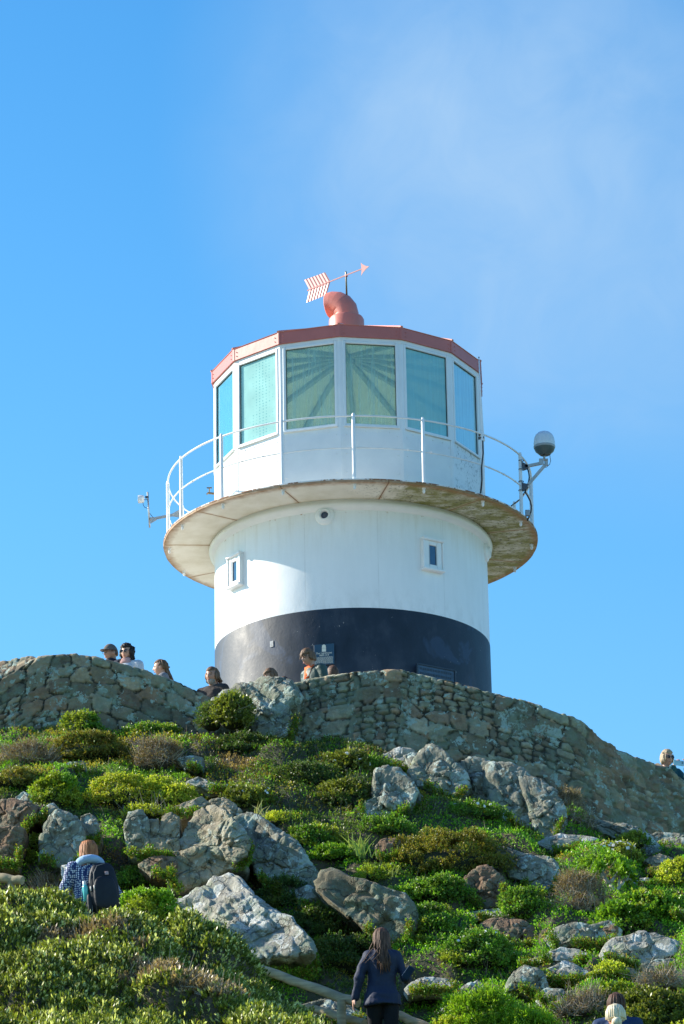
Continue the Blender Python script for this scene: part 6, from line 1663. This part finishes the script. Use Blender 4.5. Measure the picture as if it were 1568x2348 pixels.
def _b2(s, name, m, parent=None, smooth=True):
    me = bpy.data.meshes.new(name); me.from_pydata([tuple(v) for v in s.V], [], s.F); me.validate(); me.update(); return link(name, me, m, parent, smooth)
MB.build2 = _b2
fabric_jeans = fabric('dark_blue_jeans', (.03, .045, .09))
NAVY = fabric('navy_softshell', (.022, .030, .060), .7); BLK = fabric('black_cloth', (.012, .012, .014)); 
H_br = hairmat('brown_hair', (.10, .055, .03), (.22, .13, .075)); H_dk = hairmat('dark_brown_hair', (.045, .022, .013), (.17, .085, .05)); H_bk = hairmat('black_hair', (.008, .007, .008), (.03, .024, .022))
H_bl = hairmat('blonde_hair', (.62, .50, .30), (.85, .76, .55)); H_ab = hairmat('auburn_hair', (.22, .07, .025), (.48, .20, .075)); H_gb = hairmat('ash_blonde_hair', (.30, .22, .13), (.50, .40, .26)); H_gr = hairmat('grey_beard', (.20, .16, .13), (.42, .38, .34))
gp = 'visitors looking over the wall'
person('man in a cap and glasses, leftmost of the heads above the left wall', (257, 1478), 44.6, 1.76, -52, (0, 6), SKIN2, 'short', H_dk, fabric('dark_navy_coat', (.015, .02, .04)), cap=plain('grey_cap_cloth', (.13, .11, .095), .9), glasses='clear', group=gp, scarf=fabric('navy_collar', (.012, .018, .035)))
person('woman with black curly hair, sunglasses and a pink scarf above the left wall', (292, 1478), 44.3, 1.68, -28, (4, 2), SKIN, 'curly', H_bk, fabric('pale_grey_coat', (.50, .52, .56)), glasses='sun', scarf=fabric('pink_brown_scarf', (.42, .25, .24), var=.5), group=gp)
person('woman seen in profile with brown ponytail above the left wall', (371, 1512), 43.6, 1.62, -84, (-4, 4), SKIN, 'pony', H_br, fabric('grey_jumper', (.2, .2, .22)), group=gp)
person('bearded man with wind blown brown hair beside the tower base', (487, 1530), 43.3, 1.78, -30, (4, 2), SKIN2, 'swept', H_br, fabric('dark_brown_jacket', (.05, .04, .035)), beard=H_gr, group=gp)
person('boy with short brown hair looking left over the craggy rock', (624, 1533), 42.6, 1.45, -66, (-5, 8), SKIN, 'mop', H_br, fabric('grey_hoodie', (.16, .17, .19)), group=gp)
person('dark haired person half hidden right behind the boy', (651, 1551), 43.6, 1.45, 150, (0, 0), SKIN2, 'short', H_dk, fabric('black_coat', (.02, .02, .022)), group=gp)
person('teenager in a green padded jacket and orange top behind the long wall', (717, 1489), 43.0, 1.66, -50, (-8, 16), SKIN, 'mop', H_br, fabric('green_padded_jacket', (.055, .085, .07), .5), hood=fabric('green_hood', (.06, .09, .075)), shirt=fabric('orange_top', (.85, .16, .05)), group=gp, lean=.04)
person('brown haired person hidden behind the teenager in green', (763, 1527), 43.9, 1.55, -160, (0, 0), SKIN2, 'bob', H_dk, fabric('maroon_coat', (.05, .03, .035)), group=gp)
# woman taking a picture
PW = person('woman with short blonde hair and sunglasses photographing at the right end of the wall', (1526, 1720), 44.3, 1.66, 24, (4, 4), SKIN, 'bob', H_gb, fabric('dark_teal_jacket', (.015, .075, .085)), glasses='sun', group=gp, vox=.007,
   arms=dict(el=((.235, -.18, 1.17), (-.19, -.24, 1.15)), wr=((.125, -.36, 1.345), (-.085, -.34, 1.345))),
   hands=(dict(d=(-.25, -.35, .9), pn=(-.85, .0, -.3), side=-1, curl=.55, to=1.1), dict(d=(.35, -.25, .9), pn=(.85, .0, -.3), side=1, curl=.55, to=1.1)))
PH = root('phone', at(1556, 1749, 43.85), 'pale blue phone held up by the blonde woman at the right edge', 'phone')
PH.rotation_euler = (0, math.radians(4), math.radians(14))
t = MB(); t.bevbox((0, 0, 0), (.078, 0, 0), (0, .0045, 0), (0, 0, .038), .004); t.build2('case', plain('pale_blue_phone_case', (.30, .55, .62), .35), PH, False)
t = MB(); t.bevbox((.052, -.006, .010), (.018, 0, 0), (0, .002, 0), (0, 0, .019), .001)
co = t.build2('camera_bump', plain('grey_camera_bump', (.22, .38, .45), .3), PH, False)
t = MB(); [t.lathe([(0, .001), (.006, .001), (.007, 0)], (.052, -.0085, .010+dz), 12, axis=(0, -1, 0)) for dz in (-.009, .009)]; t.build2('lens', SGL, co, False)
# woman in the navy jacket, walking away up the path
NW = person('woman in a navy jacket with long brown hair walking up the path, seen from behind', (874, 2127), 32.5, 1.50, 184, (4, 0), SKIN, 'navy', H_dk, NAVY, BLK, slim=.80, group='walkers on the path', vox=.007, jlen=.80,
   arms=dict(sh=.155, el=((.265, .04, 1.13), (-.255, .05, 1.12)), wr=((.315, -.02, .90), (-.300, -.16, 1.13))),
   hands=(0, dict(d=(-.25, -.75, .45), pn=(.9, 0, .1), side=-1, curl=.75)), leg=(((.09, -.10, .54), (.10, -.06, .16)), ((-.09, .02, .50), (-.10, .10, .10))), flare=.045, fold=.02)
NWL = wl(NW)
t = MB(); t.bevbox((0, 0, 0), (.036, 0, 0), (0, .004, 0), (0, 0, .07), .003)
P_ = at(936, 2229, 32.25); PH2 = root('phone', P_, 'dark phone in the right hand of the woman in the navy jacket', 'phone'); PH2.rotation_euler = (math.radians(35), math.radians(35), 0.2); t.build2('phone_body', plain('dark_phone', (.02, .04, .08), .2), PH2, False)
# hiker with the backpack
def spot_cloth():
    m, nt, b, o = new_mat('navy_white_speckled_coat'); k = N(nt); c = k.coord('Object', scale=(1, 1, .8))
    v = k.vor(c, 52, rand=.3); f = k.ramp(v, [(.36, 1), (.44, 0)]); nt.links.new(k.mix(f, (.015, .035, .14), (.62, .66, .76)), b.inputs['Base Color']); b.inputs['Roughness'].default_value = .85
    nt.links.new(k.bump(k.noise(c, 10, 3), .3, .02), b.inputs['Normal']); return m
HK = person('hiker with auburn hair in a speckled navy coat seen from behind', (204, 1926), 35.0, 1.72, 198, (14, 4), SKIN, 'auburn', H_ab, spot_cloth(), fabric_jeans, group='walkers on the path', jlen=.74, hood=fabric('pale_blue_hood', (.33, .47, .66)),
   arms=dict(el=((.27, -.06, 1.12), (-.33, -.06, 1.13)), wr=((.16, -.27, 1.10), (-.12, -.27, 1.12))))
HL = wl(HK)
BP = root('backpack', HL+np.array([.18, -.16, 1.09]), 'large black backpack with grey zips worn by the auburn haired hiker', 'backpack'); BP.rotation_euler = (math.radians(-4), math.radians(-5), math.radians(14))
bpm = fabric('black_backpack_cloth', (.018, .020, .026), .6, .2, .2)
def rbox(c, e, p=4.0, n=36, m=24, taper=0):
    V = []
    for j in range(m+1):
        for i in range(n):
            t = pi*j/m; a = 2*pi*i/n; d = np.array([math.sin(t)*math.cos(a), math.sin(t)*math.sin(a), math.cos(t)]); r = (np.sum(np.abs(d)**p))**(-1/p); v = d*r
            f = 1-taper*max(0, v[2]); V.append(np.array(c)+v*np.array(e)*np.array([f, f, 1]))
    return MB().add(V, [(j*n+k, (j+1)*n+k, (j+1)*n+(k+1) % n, j*n+(k+1) % n) for j in range(m) for k in range(n)])
rbox((0, 0, .05), (.165, .10, .285), 3.6, taper=.18).build2('main_compartment', bpm, BP)
rbox((.0, -.095, -.03), (.130, .05, .185), 3.6, taper=.12).build2('front_pocket', bpm, BP)
rbox((-.165, -.01, -.12), (.035, .06, .11), 3.2).build2('side_pocket', bpm, BP)
t = MB()
for x_, y_ in ((-.115, -.10), (-.150, -.06)): t.tube([(x_, y_, -.16), (x_-.004, y_-.006, .05), (x_+.008, y_, .20), (x_+.05, y_+.01, .28), (x_+.14, y_+.01, .305)], .004, 6)
t.build2('zip', plain('grey_zip', (.16, .15, .14), .5), BP)
for x_, y_ in ((-.118, -.115), (-.152, -.075)): MB().tube([(x_, y_, .055), (x_, y_-.006, .0)], .009, 8).build2('zip_pull', plain('pale_zip_pull', (.6, .56, .5), .5), BP)
MB().bevbox((.03, -.118, .185), (.020, 0, 0), (0, .006, 0), (0, 0, .020), .004).build2('badge', plain('pink_grey_badge', (.45, .28, .28), .5), BP, False)
t = MB()
for sx in (-1, 1): t.tube([(sx*.09, .10, -.16), (sx*.12, .19, 0), (sx*.11, .22, .20), (sx*.09, .16, .32), (sx*.08, .08, .31)], .018, 8)
t.tube([(-.03, .07, .32), (0, .07, .36), (.03, .07, .32)], .008, 8); t.build2('strap', bpm, BP)
WB = root('water_bottle', HL+np.array([.18, -.16, 1.09])+np.array([-.195, -.05, .02]), 'turquoise water bottle with white cap in the side pocket of the backpack', 'bottle'); WB.rotation_euler = (0, math.radians(-8), 0)
MB().lathe([(0, -.14), (.032, -.14), (.033, .03), (.024, .055), (.018, .06)], (0, 0, 0), 20).build2('bottle_body', plain('turquoise_bottle', (.12, .55, .55), .25), WB)
MB().lathe([(.022, .055), (.022, .095), (.018, .10), (0, .10)], (0, 0, 0), 20).build2('cap', plain('white_bottle_cap', (.7, .72, .7), .4), WB)
# two at the bottom right
person('dark haired person in a blue jacket at the bottom right, behind the blonde head', (1412, 2276), 30.6, 1.66, 170, (-6, 0), SKIN2, 'pony', H_dk, fabric('blue_jacket', (.02, .045, .11), .7), group='walkers on the path')
person('blonde person seen from behind at the bottom right, in front of the blue jacket', (1410, 2301), 29.2, 1.62, 186, (0, 4), SKIN, 'bun', H_bl, fabric('cream_jacket', (.5, .45, .38)), group='walkers on the path')
# ------------------------------------------------------------------ wooden rails
def wood():
    m, nt, b, o = new_mat('weathered_pine_pole'); k = N(nt); c = k.coord('Object')
    f = k.noise(k.coord('Object', scale=(.6, 1, 6)), 5, 6, .6); base = k.ramp(f, [(.3, (.28, .21, .12)), (.6, (.46, .36, .21)), (.8, (.56, .46, .30))])
    nt.links.new(k.mix(k.ramp(k.noise(c, 3, 4), [(.5, 0), (.65, .5)]), base, (.12, .13, .08)), b.inputs['Base Color']); b.inputs['Roughness'].default_value = .85
    nt.links.new(k.bump(f, .4, .01), b.inputs['Normal']); return m
M['wood'] = wood()
def wavy(p, q, r, seed, n=14):
    rg = np.random.RandomState(seed); p, q = np.array(p), np.array(q)
    return [p+(q-p)*i/(n-1)+rg.normal(size=3)*.004 for i in range(n)], [r*(1+rg.normal()*.03-.0*i) for i in range(n)]
def rail(label, segs, posts, Y):
    a = at(*segs[0][0], Y); R = root('wooden_fence', a, label, 'fence', 'pole fences beside the path')
    for i, (p, q, r, yy) in enumerate(segs):
        pts, rr = wavy(at(*p, yy[0]), at(*q, yy[1]), r, i+3); MB().tube(pts, rr, 14).build('pole', M['wood'], R, True, 50)
    for (px0, py0, yy, r, L) in posts:
        t0 = at(px0, py0, yy); pts, rr = wavy(t0, t0-np.array([0, 0, L]), r, 9); MB().tube(pts, rr, 14).build('post', M['wood'], R, True, 50)
rail('round pole handrail and posts left of the woman in the navy jacket', [((578, 2214), (822, 2300), .050, (33.6, 33.05)), ((705, 2262+46), (835, 2345), .042, (33.5, 33.1))], [(783, 2292, 33.08, .047, 1.0), (588, 2226, 33.6, .047, .9)], 33.5)
rail('round pole handrail right of the woman in the navy jacket, running down to the edge', [((893, 2318), (1010, 2368), .048, (33.0, 32.7))], [(1000, 2366, 32.75, .047, .8)], 33.0)
rail('short end of a dark pole fence at the far left above the thicket', [((-60, 2003), (52, 2019), .050, (34.6, 34.4))], [(27, 2020, 34.45, .045, 1.0)], 34.5)
